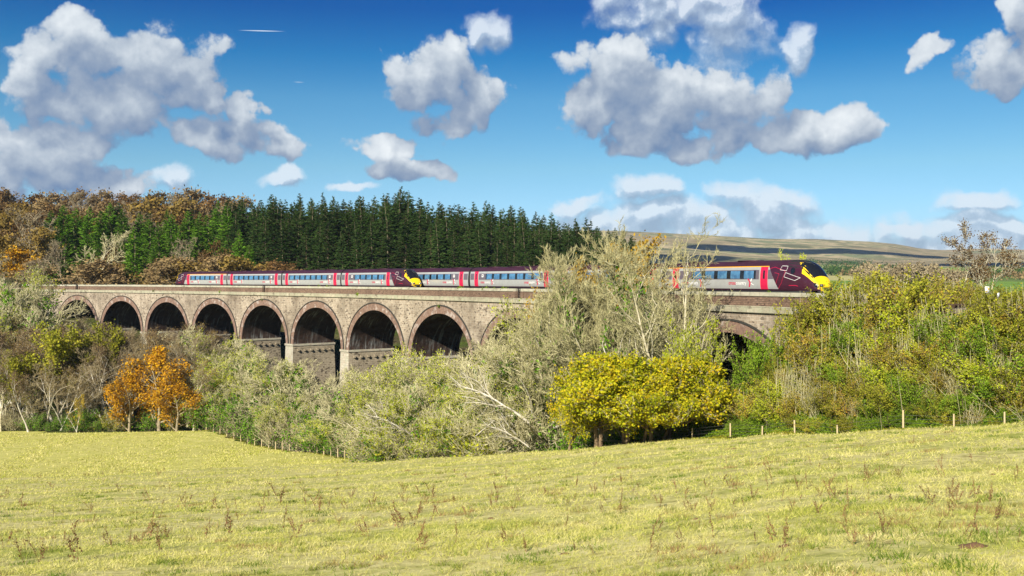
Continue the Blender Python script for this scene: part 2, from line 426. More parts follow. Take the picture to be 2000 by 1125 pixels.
flat('ballast', (0.16,0.13,0.11), 0.95, var=0.5, sc=12)
flat('rail_steel', (0.13,0.085,0.06), 0.5, 0.5, 0.5)
flat('timber', (0.55,0.44,0.26), 0.9, var=0.25, sc=6)
flat('weathered_timber', (0.26,0.22,0.15), 0.9, var=0.3, sc=6)
flat('wire', (0.25,0.25,0.24), 0.5, 0.5, 0.6)
# train paints
flat('silver_paint', (0.42,0.43,0.42), 0.38, 0.5, 0.15, 0.16, 1.4, 0.3)
flat('maroon_paint', (0.055,0.012,0.028), 0.35, 0.4, 0.0, 0.15, 0.8, 0.3)
flat('roof_paint', (0.045,0.014,0.03), 0.6, 0.3, 0.0, 0.35, 0.7)
flat('grey_band', (0.13,0.11,0.135), 0.35, 0.4, 0.0, 0.08, 0.8, 0.3)
flat('magenta_paint', (0.60,0.016,0.07), 0.35, 0.4, 0.0, 0.05, 0.8, 0.3)
flat('yellow_paint', (0.90,0.60,0.01), 0.38, 0.4, 0.0, 0.05, 0.8, 0.3)
flat('orange_stripe', (0.85,0.42,0.01), 0.4)
flat('white_paint', (0.8,0.8,0.78), 0.4)
flat('red_paint', (0.75,0.04,0.08), 0.4)
flat('black_under', (0.02,0.02,0.022), 0.8, var=0.3)
flat('black_glass', (0.012,0.014,0.018), 0.08, 0.6)
flat('lamp_glass', (0.6,0.62,0.65), 0.1, 0.8, 0.3)
def glass_mat():
    m, t, b = mat('sky_reflect_glass', 0.06, 0.8)
    tc = t.n('ShaderNodeTexCoord')
    n = t.noise(tc.outputs['Object'], 1.6, 4, 0.6)
    c = t.ramp(n, [(0.35, (0.06,0.17,0.33)), (0.62, (0.13,0.33,0.55)), (0.75, (0.35,0.45,0.50))])  # blue coating tint, with uneven sky reflections painted into the colour
    t.link(c, b.inputs['Base Color']); b.inputs['Metallic'].default_value = 0.35; b.inputs['Roughness'].default_value = 0.12
glass_mat()

def field_mat():
    m, t, b = mat('meadow_grass', 0.95, 0.05)
    geo = t.n('ShaderNodeNewGeometry'); P = geo.outputs['Position']
    n1 = t.noise(P, 2.2, 8, 0.7); n2 = t.noise(t.vm('MULTIPLY', P, (0.6, 1.6, 1)), 0.22, 6, 0.65); n3 = t.noise(P, 0.04, 3, 0.5)
    c = t.ramp(n1, [(0.30, (0.20,0.17,0.06)), (0.40, (0.44,0.40,0.15)), (0.54, (0.64,0.59,0.25)), (0.75, (0.74,0.68,0.34))])
    gr = t.ramp(n1, [(0.30, (0.15,0.20,0.03)), (0.5, (0.40,0.43,0.09)), (0.72, (0.58,0.57,0.18))])
    c = t.mix(t.ramp(n2, [(0.44, 0.0), (0.64, 0.9)]), c, gr)
    # the lower field, seen across, is greener and smoother
    sx = t.n('ShaderNodeSeparateXYZ'); t.link(P, sx.inputs[0])
    k = t.m('MULTIPLY', t.ramp(t.m('MULTIPLY', sx.outputs[1], 0.005), [(0.57, 0.0), (0.66, 0.75)]), 1.0)
    low = t.ramp(t.noise(t.vm('MULTIPLY', P, (0.5, 1.2, 1)), 1.1, 7, 0.72), [(0.3, (0.26,0.27,0.05)), (0.47, (0.48,0.47,0.12)), (0.7, (0.68,0.63,0.24))])
    c = t.mix(k, c, low)
    n4 = t.noise(P, 0.9, 6, 0.7, 0.5)
    c = t.mix(t.ramp(n4, [(0.60, 0.0), (0.70, 0.6)]), c, (0.24,0.17,0.07))
    t.link(c, b.inputs['Base Color'])
    bump(t, b, t.noise(P, 5.0, 6, 0.7), 0.6, 0.08)
field_mat()
def wood_mat():
    m, t, b = mat('leaf_litter', 0.95, 0.05)
    geo = t.n('ShaderNodeNewGeometry'); P = geo.outputs['Position']
    n1 = t.noise(P, 0.9, 7, 0.7); n2 = t.noise(P, 0.12, 4, 0.6)
    c = t.ramp(n1, [(0.3, (0.02,0.018,0.01)), (0.5, (0.07,0.06,0.03)), (0.75, (0.15,0.13,0.06))])
    g = t.ramp(n1, [(0.3, (0.02,0.03,0.01)), (0.55, (0.07,0.10,0.02)), (0.75, (0.14,0.17,0.04))])
    t.link(t.mix(t.ramp(n2, [(0.42, 0.0), (0.6, 1.0)]), c, g), b.inputs['Base Color'])
    bump(t, b, n1, 1.0, 0.4)
wood_mat()
def moor_mat():
    m, t, b = mat('moorland', 0.95, 0.05)
    geo = t.n('ShaderNodeNewGeometry'); P = geo.outputs['Position']
    sx = t.n('ShaderNodeSeparateXYZ'); t.link(P, sx.inputs[0])
    n1 = t.noise(t.vm('MULTIPLY', P, (1, 0.6, 1)), 0.006, 8, 0.62); n2 = t.noise(P, 0.03, 6, 0.65); n3 = t.noise(P, 0.0016, 4, 0.5)
    c = t.ramp(n1, [(0.40, (0.13,0.14,0.07)), (0.46, (0.28,0.26,0.13)), (0.52, (0.52,0.42,0.25)), (0.59, (0.20,0.23,0.11))])
    c = t.mix(t.ramp(n2, [(0.52, 0.0), (0.62, 0.7)]), c, (0.12,0.11,0.06))
    c = t.mix(t.ramp(n3, [(0.48, 0.0), (0.56, 0.6)]), c, (0.26,0.20,0.12))
    # enclosed fields low down: green pastures in patches
    vo = t.n('ShaderNodeTexVoronoi'); t.link(t.vm('MULTIPLY', P, (1, 0.55, 0)), vo.inputs['Vector']); vo.inputs['Scale'].default_value = 0.008
    sp = t.n('ShaderNodeSeparateColor'); t.link(vo.outputs['Color'], sp.inputs[0])
    g = t.ramp(sp.outputs[0], [(0.0, (0.17,0.29,0.05)), (0.4, (0.24,0.36,0.07)), (0.6, (0.46,0.43,0.18)), (0.85, (0.13,0.19,0.05))], 'CONSTANT')
    hk = t.m('ADD', sx.outputs[2], t.m('MULTIPLY', t.m('SUBTRACT', t.noise(P, 0.004, 3, 0.5), 0.5), 60))
    lowk = t.ramp(t.m('MULTIPLY', hk, 0.01), [(0.52, 1.0), (0.68, 0.0)])
    g = t.mix(t.ramp(n2, [(0.5, 0.0), (0.7, 0.4)]), g, (0.06,0.08,0.03))
    t.link(t.mix(lowk, c, g), b.inputs['Base Color'])
    bump(t, b, t.m('ADD', n1, n2), 1.0, 6.0)
moor_mat()

# ---------------------------------------------------------------- the ground
def axis(lo, hi, step0, k):
    a = [0.0]
    while a[-1] < hi: a.append(a[-1] + max(step0, a[-1] * k))
    b = [0.0]
    while b[-1] > lo: b.append(b[-1] - max(step0, -b[-1] * k))
    return np.array(sorted(set(b[1:])) + a)
gx = axis(-4600, 4600, 1.1, 0.022); gy = axis(-400, 5600, 1.0, 0.013)
GX, GY = np.meshgrid(gx, gy, indexing='ij'); GZ = height(GX, GY)
# left field boundary (fence line) and crest decide where meadow turns into wood floor
FL = np.array([(-1500,190),(-200,190),(0,187),(200,186),(395,184),(470,174),(560,161),(640,149),(720,137),(745,118),(1000,100),(1350,82.5),(1700,66),(2000,57),(2500,44),(3300,32)])
def edge(X, Y):
    p = 1000 + FPX * X / np.maximum(Y, 1)
    return np.interp(p, FL[:, 0], FL[:, 1])
cx_ = (GX[:-1,:-1] + GX[1:,1:]) / 2; cy_ = (GY[:-1,:-1] + GY[1:,1:]) / 2
isf = (cy_ < edge(cx_, cy_))
dist = np.hypot(cx_ * .8, cy_)
ismoor = (dist > 620) & ~((cy_ < 60) & (np.abs(cx_) < 900))
ismoor &= ~isf | (dist > 900)
isf &= ~ismoor
I = np.arange(GX.size).reshape(GX.shape)
quads = np.stack([I[:-1,:-1], I[1:,:-1], I[1:,1:], I[:-1,1:]], -1)
VV = np.stack([GX, GY, GZ + EZ], -1).reshape(-1, 3)
def ground_part(name, mask, material):
    F = quads[mask]; used, inv = np.unique(F.ravel(), return_inverse=True)
    m = MB(); m.add(VV[used], inv.reshape(F.shape)); o = m.build(name, MATS[material], smooth=True); tag(o, kind='structure'); return o
ground_part('field', isf, 'meadow_grass')
ground_part('valley_ground', ~isf & ~ismoor, 'leaf_litter')
ground_part('moorland', ismoor, 'moorland')

# ---------------------------------------------------------------- viaduct
W = 8.6; SPAN = 21.08; C0 = 2.9; NB = 11
ZC, ZCB, ZS, ZSB, ZSP = -1.05, -1.40, -2.30, -2.90, -11.95
AH, AB, RW, RT = 9.1, 7.07, 0.93, 1.13
SL, SR = -24.0, 231.0
centres = [C0 + SPAN * i for i in range(NB)]
via = empty('viaduct', (*[float(v) for v in curve(110, 4)], EZ - 28))
tag(via, 'long curved stone railway viaduct with tall brick-ringed arches crossing the valley', 'viaduct')
def V0(m, name, mats, smooth=False):
    o = m.build(name, mats, None, smooth); o.parent = via
    from mathutils import Matrix
    o.matrix_parent_inverse = Matrix.Translation(via.location).inverted(); return o
def strip(m, ss, lat, z0, z1, mi=0, flip=False):
    """vertical sheet following the curve"""
    G = np.stack([on(ss, lat, z0), on(ss, lat, z1)], 1)
    uv = np.stack([np.c_[ss, np.broadcast_to(z0, ss.shape)], np.c_[ss, np.broadcast_to(z1, ss.shape)]], 1)
    m.grid(G, mi, uv, flip)
def slab(m, s0, s1, lat0, lat1, z0, z1, mi=0, n=None):
    """long box following the curve"""
    ss = np.linspace(s0, s1, n or max(2, int((s1 - s0) / 2.5) + 1))
    pts = [on(ss, lat0, z0), on(ss, lat0, z1), on(ss, lat1, z1), on(ss, lat1, z0), on(ss, lat0, z0)]
    vs = [z0, z1, z1 + (lat1 - lat0), z1 + (lat1 - lat0) + (z1 - z0), 0]
    for k in range(4):
        G = np.stack([pts[k], pts[k+1]], 1)
        uv = np.stack([np.c_[ss, np.full(len(ss), vs[k])], np.c_[ss, np.full(len(ss), vs[k+1])]], 1)
        m.grid(G, mi, uv, True)
    for j in (0, -1):
        q = np.array([pts[k][j] for k in range(4)])
        m.add(q, [[0,1,2,3]] if j == 0 else [[3,2,1,0]], mi, [[lat0,z0],[lat0,z1],[lat1,z1],[lat1,z0]])
def zint(ds, a=AH, b_=AB):
    return ZSP + b_ * np.sqrt(np.clip(1 - (ds / a)**2, 0, 1))
for lat, nm, fl in ((0.0, 'spandrel_wall', False), (W, 'spandrel_wall', True)):
    m = MB()
    for c in centres:
        th = np.linspace(pi, 0, 41); ds = AH * np.cos(th)
        ss = c + ds; strip(m, ss, lat, zint(ds), ZSB, 0, not fl)
        for a_, b_ in ((c - SPAN/2, c - AH), (c + AH, c + SPAN/2)):
            strip(m, np.linspace(a_, b_, 3), lat, ZSP, ZSB, 0, not fl)
    strip(m, np.linspace(SL, C0 - SPAN/2, 8), lat, -15.0, ZSB, 0, not fl)
    strip(m, np.linspace(centres[-1] + SPAN/2, SR, 4), lat, -15.0, ZSB, 0, not fl)
    if lat == 0:
        for s_, f_ in ((SL, 0), (SR, 1)):
            q = np.array([on(s_, 0, -15.0), on(s_, W, -15.0), on(s_, W, ZSB), on(s_, 0, ZSB)]); m.add(q, [[3,2,1,0] if f_ == 0 else [0,1,2,3]], 0, [[0,-15],[W,-15],[W,ZSB],[0,ZSB]])
    V0(m, nm, MATS['pink_rubble'])
for c in centres:
    th = np.linspace(pi, 0, 49)
    m = MB(); arc = np.r_[0, np.cumsum(np.hypot(np.diff(AH*np.cos(th)), np.diff(AB*np.sin(th))))]
    for lat, fl in ((-0.09, False), (W + 0.09, True)):
        i0 = on(c + AH*np.cos(th), lat, ZSP + AB*np.sin(th)); i1 = on(c + (AH+RW)*np.cos(th), lat, ZSP + (AB+RT)*np.sin(th))
        m.grid(np.stack([i0, i1], 1), 0, np.stack([np.c_[arc, arc*0], np.c_[arc, arc*0 + 1]], 1), not fl)
        lin = 0.0 if lat < 0 else W
        j0 = on(c + AH*np.cos(th), lin, ZSP + AB*np.sin(th))
        m.grid(np.stack([i0, j0], 1), 0, np.stack([np.c_[arc, arc*0], np.c_[arc, arc*0 + .1]], 1), fl)
    V0(m, 'arch_ring', MATS['ring_brick'])
    m = MB()
    for lat, fl in ((-0.17, False), (W + 0.17, True)):
        e0, e1 = 0.0, 0.17
        i0 = on(c + (AH+RW+e0)*np.cos(th), lat, ZSP + (AB+RT+e0)*np.sin(th)); i1 = on(c + (AH+RW+e1)*np.cos(th), lat, ZSP + (AB+RT+e1)*np.sin(th))
        lin = 0.0 if lat < 0 else W
        j0 = on(c + (AH+RW+e0)*np.cos(th), lin, ZSP + (AB+RT+e0)*np.sin(th)); j1 = on(c + (AH+RW+e1)*np.cos(th), lin, ZSP + (AB+RT+e1)*np.sin(th))
        m.grid(np.stack([i0, i1], 1), 0, None, not fl); m.grid(np.stack([i1, j1], 1), 0, None, not fl); m.grid(np.stack([j0, i0], 1), 0, None, not fl)
    V0(m, 'hood_mould', MATS['dark_drip'])
    m = MB(); la = np.linspace(0, W, 7)
    G = np.stack([on(c + AH*np.cos(th), l, ZSP + AB*np.sin(th)) for l in la], 1)
    uv = np.stack([np.c_[arc + c, arc*0 + l] for l in la], 1)
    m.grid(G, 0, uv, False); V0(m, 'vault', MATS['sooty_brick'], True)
for i in range(NB + 1):
    sc = C0 + SPAN * (i - 0.5); zb = -31.0 if 0 < i < NB else -16.0
    m = MB(); hw0, hw1 = SPAN/2 - AH + 0.04, SPAN/2 - AH + 0.04 + (ZSP - zb) * 0.022
    if i == 0 or i == NB: hw1 = hw0
    nz = 8; fr = np.linspace(0, 1, nz); zz = ZSP - 0.35 + (zb - ZSP) * fr; hw = hw0 + (hw1 - hw0) * fr; f0 = -0.12 - 0.5 * fr; f1 = W + 0.12 + 0.5 * fr
    cor = [(-1, f0), (1, f0), (1, f1), (-1, f1)]
    P4 = [np.array([on(sc + sg*h, float(f), z) for h, f, z in zip(hw, ff, zz)]) for sg, ff in cor]
    for k in range(4):
        a_, b_ = P4[k], P4[(k+1) % 4]; wd = 2*hw0 if k % 2 == 0 else W
        m.grid(np.stack([a_, b_], 1), 0 if k % 2 == 0 else 1, np.stack([np.c_[zz*0 + sc, zz], np.c_[zz*0 + sc + wd, zz]], 1))
    slab(m, sc - hw0 - 0.12, sc + hw0 + 0.12, -0.26, W + 0.26, ZSP - 0.36, ZSP, 0, 3)
    for sg in (-1, 1):
        if (i == 0 and sg < 0) or (i == NB and sg > 0): continue
        for l in np.linspace(0.9, W - 0.9, 6):
            e0, e1 = sorted((sc + sg * (hw0 - 0.1), sc + sg * (hw0 + 0.42)))
            slab(m, e0, e1, l - 0.17, l + 0.17, ZSP - 1.35, ZSP - 1.0, 1, 2)
    V0(m, 'pier', [MATS['pale_ashlar'], MATS['grey_rubble']])
# parapets with refuges
REF = []
for px in (151, 516, 1013, 1312):
    ss = np.linspace(-20, 225, 3000); x_, y_ = curve(ss); REF.append(float(ss[np.argmin(abs(1000 + FPX*x_/y_ - px))]))
for side in (0, 1):
    lo = SL
    mp, mc, ms_ = MB(), MB(), MB()
    la = (0.0, 0.45) if side == 0 else (W - 0.45, W)
    for r_ in REF + [None]:
        hi = SR if r_ is None else r_ - 0.6
        slab(mp, lo, hi, la[0], la[1], ZS, ZCB); slab(mc, lo, hi, la[0] - 0.09, la[1] + 0.09, ZCB, ZC)
        if r_ is not None:
            q = -1 if side == 0 else 1
            for e in (r_ - 0.95, r_ + 0.95):
                l0, l1 = sorted((la[0] if side == 0 else la[1], (la[0] - 0.16) if side == 0 else la[1] + 0.16))
                slab(mp, e - 0.32, e + 0.32, l0 - (0 if side else 0), l1, ZS + 0.002, ZCB - 0.002, 0, 2)
            lo = r_ + 0.6
    slab(ms_, SL, SR, la[0] - 0.24 if side == 0 else W - 0.5, 0.5 if side == 0 else W + 0.24, ZSB, ZS)
    V0(mp, 'parapet', MATS['parapet_brick']); V0(mc, 'coping', MATS['coping_stone']); V0(ms_, 'string_course', MATS['string_stone'])
for r_ in REF:
    m = MB()
    for z in (ZS + 0.25, ZS + 0.6, ZS + 0.95, ZS + 1.2): slab(m, r_ - 0.62, r_ + 0.62, 0.16, 0.22, z, z + 0.06, 0, 2)
    for e in (-0.58, 0.0, 0.58): slab(m, r_ + e - 0.03, r_ + e + 0.03, 0.23, 0.29, ZS, ZS + 1.25, 0, 2)
    V0(m, 'refuge_railing', MATS['black_under'])
m = MB(); slab(m, SL, SR, 0.5, W - 0.5, ZSB + 0.02, -2.32); V0(m, 'deck', MATS['ballast'])

# track
ZR = -1.80; LN, LF = 2.6, 6.0
tr = empty('railway_track', (*[float(v) for v in curve(110, 4)], EZ + ZR)); tag(tr, 'double railway track on grey ballast running over the viaduct and embankment', 'railway track')
def T0(m, name, mats):
    from mathutils import Matrix
    o = m.build(name, mats); o.parent = tr; o.matrix_parent_inverse = Matrix.Translation(tr.location).inverted(); return o
m = MB(); slab(m, SL - 60, SR + 110, 0.52, W - 0.52, -2.318, -2.0); T0(m, 'ballast_bed', MATS['ballast'])
for lat in (LN - 0.75, LN + 0.75, LF - 0.75, LF + 0.75):
    m = MB(); slab(m, SL - 60, SR + 110, lat - 0.035, lat + 0.035, -1.96, ZR); T0(m, 'rail', MATS['rail_steel'])
m = MB()
for s_ in np.arange(SR - 10, SR + 100, 0.75):
    for l in (LN, LF): slab(m, s_, s_ + 0.25, l - 1.25, l + 1.25, -2.0, -1.965, 0, 2)
T0(m, 'sleepers', MATS['weathered_timber'])

# ---------------------------------------------------------------- trains
HP = [(0.85,1.20),(1.0,1.28),(1.2,1.335),(1.6,1.36),(2.0,1.365),(2.4,1.345),(2.8,1.30),(3.1,1.235),(3.3,1.13),(3.5,0.94),(3.65,0.66),(3.74,0.34),(3.77,0.0)]
HZ = np.array([p[0] for p in HP]); HWD = np.array([p[1] for p in HP])
TT = [0, .12, .3, .55, .8, 1.2, 1.6, 2.0, 2.5, 3.1, 4.0]; TOPZ = [1.25, 1.52, 1.78, 2.02, 2.32, 2.80, 3.20, 3.47, 3.64, 3.74, 3.77]
TW = [.70, .86, .94, 1.02, 1.08, 1.17, 1.24, 1.29, 1.33, 1.355, 1.365]
ZB = 0.85
def cabshape(t_):
    return np.interp(t_, TT, TOPZ), np.interp(t_, TT, TW) / 1.365
fonts = {}
def text_mesh(s):
    if s in fonts: return fonts[s]
    cu = bpy.data.curves.new('t', 'FONT'); cu.body = s; cu.size = 1.0; cu.offset = 0.018; cu.resolution_u = 2
    o = bpy.data.objects.new('t', cu); COL.objects.link(o)
    dg = bpy.context.evaluated_depsgraph_get(); me = bpy.data.meshes.new_from_object(o.evaluated_get(dg))
    V = np.array([v.co[:] for v in me.vertices]); F = [list(p.vertices) for p in me.polygons]
    bpy.data.objects.remove(o); bpy.data.curves.remove(cu); bpy.data.meshes.remove(me)
    fonts[s] = (V, F); return fonts[s]
def tri_fan(F):
    out = []
    for f in F:
        for k in range(1, len(f) - 1): out.append([f[0], f[k], f[k+1]])
    return np.array(out)

class Carriage:
    def __init__(s, L, cab):
        s.L = L; s.cab = cab
    def t(s, x):
        if s.cab == 0: return np.full(np.shape(x), 9.0)
        return s.L/2 - s.cab * np.asarray(x, float)
    def side(s, x, z, sg=-1, off=0.0):
        """point on the body side at true height z"""
        x, z = np.broadcast_arrays(np.asarray(x, float), np.asarray(z, float))
        top, w = cabshape(np.clip(s.t(x), 0, 9)); zn = ZB + (np.minimum(z, top) - ZB) * (3.77 - ZB) / (top - ZB)
        y = np.interp(zn, HZ, HWD) * w
        dz = 0.02; slope = (np.interp(zn + dz, HZ, HWD) - np.interp(zn - dz, HZ, HWD)) / (2*dz)
        nl = np.sqrt(1 + slope**2)
        return np.stack([x, sg * (y + off / nl), z - off * slope / nl], -1)
    def patch(s, m, x0, x1, z0, z1, off, mi=0, sg=-1, nx=None, nz=None, slant=0.0):
        nx = nx or max(2, int(abs(x1 - x0) / 0.8) + 2); nz = nz or max(2, int((z1 - z0) / 0.2) + 2)
        zz = np.linspace(z0, z1, nz)[None, :]; ff = np.linspace(0, 1, nx)[:, None]
        xx = x0 + (x1 + slant * (zz - z0) / (z1 - z0) - x0) * ff
        m.grid(s.side(xx, zz + 0*xx, sg, off), mi, None, sg > 0)

def line_strip(car, m, pts, wd, off, mi, sg):
    pts = np.array(pts, float); P, Fc = [], []
    for a_, b_ in zip(pts[:-1], pts[1:]):
        d = b_ - a_; L_ = np.hypot(*d); d /= L_; n_ = np.array([-d[1], d[0]]) * wd / 2
        k = max(2, int(L_ / 0.25) + 1); f = np.linspace(0, 1, k)[:, None]; c_ = a_ + (b_ - a_) * f
        A_ = car.side(c_[:, 0] + n_[0], c_[:, 1] + n_[1], sg, off); B_ = car.side(c_[:, 0] - n_[0], c_[:, 1] - n_[1], sg, off)
        G = np.stack([A_, B_], 1); m.grid(G, mi, None, sg * (1 if True else 1) > 0)

def build_train(name, label, s_nose, lat, cars, vis_s):
    """cars from the right-hand end; each (length, cab, first_class, windows, windows_adjacent_to(+1/-1))"""
    root = empty(name, (*[float(v) for v in curve(s_nose - 45, lat)], EZ + ZR)); tag(root, label, 'train', 'passenger trains on the viaduct')
    from mathutils import Matrix
    inv = Matrix.Translation(root.location).inverted()
    s_ = s_nose
    for ci, (L, cab, first, nwin, adj) in enumerate(cars):
        sc = s_ - L / 2; s_ -= L + 0.05
        L2 = L - (0.35 if cab == 0 else 0.2)
        x_, y_ = curve(sc, lat); M = Matrix.Translation((float(x_), float(y_), EZ + ZR)) @ Matrix.Rotation(-heading(sc), 4, 'Z')
        car = Carriage(L2, cab); h = L2 / 2
        xs = np.linspace(-h, h, 24)
        if cab: xs = np.unique(np.round(np.r_[np.linspace(-h, h - 4.0, 20), h - np.array(TT)], 4)) * cab; xs = np.sort(xs)
        m = MB(); top, w = cabshape(np.clip(car.t(xs), 0, 9))
        sec_z = np.r_[HZ, HZ[::-1][1:]]; sec_y = np.r_[-HWD, HWD[::-1][1:]]
        G = np.stack([np.broadcast_to(xs[:, None], (len(xs), len(sec_z))), sec_y[None] * w[:, None], ZB + (sec_z[None] - ZB) * (top[:, None] - ZB) / (3.77 - ZB)], -1)
        m.grid(G, 0, None, False)
        for k, fl in ((0, 1), (-1, 0)):
            ring = G[k]; n_ = len(ring); cc = ring.mean(0); V = np.vstack([ring, cc]); F = [[j, (j+1) % n_, n_] for j in range(n_)]
            m.add(V, [f[::-1] for f in F] if fl else F, 1 if (cab == 0 or (cab > 0) == (k == 0)) else 4)
        # underframe skirt
        zf = cab * (h - 0.9) if cab else h - 0.1; zr = -cab * (h - 0.1) if cab else -h + 0.1
        a_, b_ = sorted((zf, zr)); m.box(((a_ + b_)/2, 0, 0.62), (b_ - a_, 2.3, 0.5), 1)
        if cab:
            door1 = cab * (h - 7.0); door2 = -cab * (h - 2.0)
        else:
            door1, door2 = h - 1.9, -h + 1.9
        for sg in (-1, 1):
            # livery: slots 2 silver, 3 grey band, 4 yellow, 5 orange, 6 magenta, 7 white
            if cab:
                xa = -cab * (h - 0.02); xb = cab * (h - 6.05)
                a0, a1 = (xa, xb)
                def pt(z0, z1, off, mi, e0, e1):
                    zz = np.linspace(z0, z1, max(2, int((z1-z0)/.2)+2))[None, :]; ff = np.linspace(0, 1, 20)[:, None]
                    xe = e0 + (e1 - e0) * (zz - 1.0) / 2.1
                    xx = xa + (xe - xa) * ff; car_side = car.side(xx, zz + 0*xx, sg, off)
                    m.grid(car_side, mi, None, (sg > 0) ^ (cab < 0))
                pt(1.0, 3.12, 0.012, 2, cab * (h - 5.0), cab * (h - 6.35))
                # grey panel beside the door next to the cab
                zz = np.linspace(1.95, 2.85, 6)[None, :]; ff = np.linspace(0, 1, 4)[:, None]
                e1 = cab * (h - 5.62) + (cab * (h - 6.18) - cab * (h - 5.62)) * (zz - 1.95) / .9; e0 = cab * (h - 6.45)
                m.grid(car.side(e0 + (e1 - e0) * ff, zz + 0 * ff, sg, 0.022), 3, None, (sg > 0) ^ (cab < 0))
            else:
                car.patch(m, -h + 0.02, h - 0.02, 1.0, 3.12, 0.012, 2, sg)
            d0, d1 = sorted((door1, door2))
            car.patch(m, d0 + 0.75, d1 - 0.75, 1.92, 2.84, 0.022, 3, sg)
            if not cab or door1 < 0 or True:
                e = -cab * (h - 0.15) if cab else None
                if cab: q0, q1 = sorted((e, door2 - cab * 0.75)); car.patch(m, q0, q1, 1.92, 2.84, 0.022, 3, sg) if q1 - q0 > 0.3 else None
                else:
                    car.patch(m, -h + 0.15, -h + 1.2, 1.92, 2.84, 0.022, 3, sg); car.patch(m, h - 1.2, h - 0.15, 1.92, 2.84, 0.022, 3, sg)
            if first:
                q0, q1 = sorted((-cab * (h - 0.02), cab * (h - 6.4))); car.patch(m, q0, q1, 3.125, 3.20, 0.016, 5, sg)
            if cab:
                C_ = cab
                X = lambda t_: C_ * (h - t_)
                # yellow edge of the front seen from the side
                for ta, tb, z0, z1 in ():
                    pass
                tz = np.linspace(0, 1, 14); zc = 1.02 + (3.46 - 1.02) * tz
                topt = np.interp(zc, TOPZ, TT)                      # where the bonnet / screen line lies at this height
                wdt = np.where(zc < 1.6, 0.16, np.where(zc < 2.4, 0.5, 0.36))
                t0_ = np.maximum(topt + 0.02, 0.02); t1_ = t0_ + wdt + 0.25 * np.clip(zc - 2.2, 0, 1)
                G = np.stack([car.side(X(t0_), zc, sg, 0.018), car.side(X((t0_+t1_)/2), zc, sg, 0.018), car.side(X(t1_), zc, sg, 0.018)], 1)
                m.grid(G, 4, None, (sg < 0) ^ (cab > 0) ^ True)
                # outline drawings on the cab
                wl = 0.035
                line_strip(car, m, [(X(3.05),1.98),(X(4.35),2.30),(X(4.25),2.62),(X(3.1),2.36),(X(2.2),2.02),(X(2.55),1.86),(X(3.05),1.98)][:0] or [(X(2.0),2.05),(X(2.7),1.80),(X(4.15),2.15),(X(3.95),2.55),(X(2.0),2.05)], wl, 0.025, 7, sg)
                line_strip(car, m, [(X(3.85),2.72),(X(4.75),2.82),(X(4.55),3.18),(X(3.75),3.15),(X(3.85),2.72)], wl, 0.025, 7, sg)
                line_strip(car, m, [(X(6.2),2.95),(X(5.5),3.08),(X(4.0),2.68),(X(4.5),1.6),(X(5.0),1.05)], wl, 0.024, 6, sg)
                line_strip(car, m, [(X(5.5),2.55),(X(4.85),2.45),(X(5.3),1.5)], wl, 0.024, 6, sg)
                line_strip(car, m, [(X(3.5),1.35),(X(2.6),1.35),(X(2.3),1.28)], 0.05, 0.026, 6, sg)
        body_mats = [MATS[k] for k in ('roof_paint','black_under','silver_paint','grey_band','yellow_paint','orange_stripe','magenta_paint','white_paint','maroon_paint')]
        # cab zone of the loft is maroon
        def maroon_cab(o):
            pass
        if cab:
            for sg in (-1, 1):
                zz = np.linspace(0.9, 3.12, 12)[None, :]; tt = np.linspace(0.0, 1, 16)[:, None]
                tz0 = np.interp(np.minimum(zz, 3.46), TOPZ, TT) + 0.0
                te = 4.9 + 1.5 * (zz - 0.9) / 2.2
                xx = cab * (h - (tz0 + (te - tz0) * tt))
                m.grid(car.side(xx, zz + 0*xx, sg, 0.008), 8, None, (sg < 0) ^ (cab < 0))
            # the front: yellow bonnet laid over the loft between the two sides
            v = np.linspace(-1, 1, 15)
            def front(t_, off, vw=0.97, zcap=None):
                """row across the nose at distance t_ from the tip"""
                top_, w_ = np.interp(t_, TT, TOPZ), np.interp(t_, TT, TW) / 1.365
                zt = 3.77 - (abs(v) ** 2.6) * 1.15 * vw
                y_ = np.interp(zt, HZ, HWD) * w_ * np.sign(v)
                z_ = ZB + (zt - ZB) * (top_ - ZB) / (3.77 - ZB)
                return np.stack([np.full(len(v), cab * (h - t_ + off*.8)), y_ * (1 + off*.6), z_ + off], -1)
            rows = [front(t_, 0.02) for t_ in (0.0, .12, .3, .45, .62, .8, 1.2, 1.6, 1.9)]
            m.grid(np.stack(rows), 4, None, cab > 0)
            # front bumper face
            z_ = np.linspace(1.30, 0.95, 3)
            yy = np.linspace(-0.69, 0.69, 9)
            G = np.stack([np.stack([np.full(9, cab * (h + 0.03)), yy, np.full(9, q)], -1) for q in z_]); m.grid(G, 4, None, cab > 0)
            yy = np.linspace(-0.55, 0.55, 7)
            G = np.stack([np.stack([np.full(7, cab * (h + 0.045)), yy, np.full(7, q)], -1) for q in (1.18, 0.98)]); m.grid(G, 1, None, cab > 0)
        body = m.build('carriage', body_mats, root, False); body.matrix_parent_inverse = inv @ M
        me = body.data
        def sub(mb, nm, mats_, smooth=False):
            o = mb.build(nm, mats_, body, smooth); return o
        # doors
        for dx in (door1, door2):
            for sg in (-1, 1):
                m = MB(); car.patch(m, dx - 0.52, dx + 0.52, 0.98, 3.12, 0.034, 0, sg, 3, 10)
                car.patch(m, dx - 0.13, dx + 0.13, 1.98, 2.78, 0.045, 1, sg, 2, 6)
                car.patch(m, dx - 0.53, dx - 0.47, 0.95, 3.12, 0.038, 2, sg, 2, 10); car.patch(m, dx + 0.47, dx + 0.53, 0.95, 3.12, 0.038, 2, sg, 2, 10)
                sub(m, 'door', [MATS['magenta_paint'], MATS['black_glass'], MATS['red_paint']])
        # windows
        dn = door1 if adj * door1 > adj * door2 else door2; step = -adj * 2.1
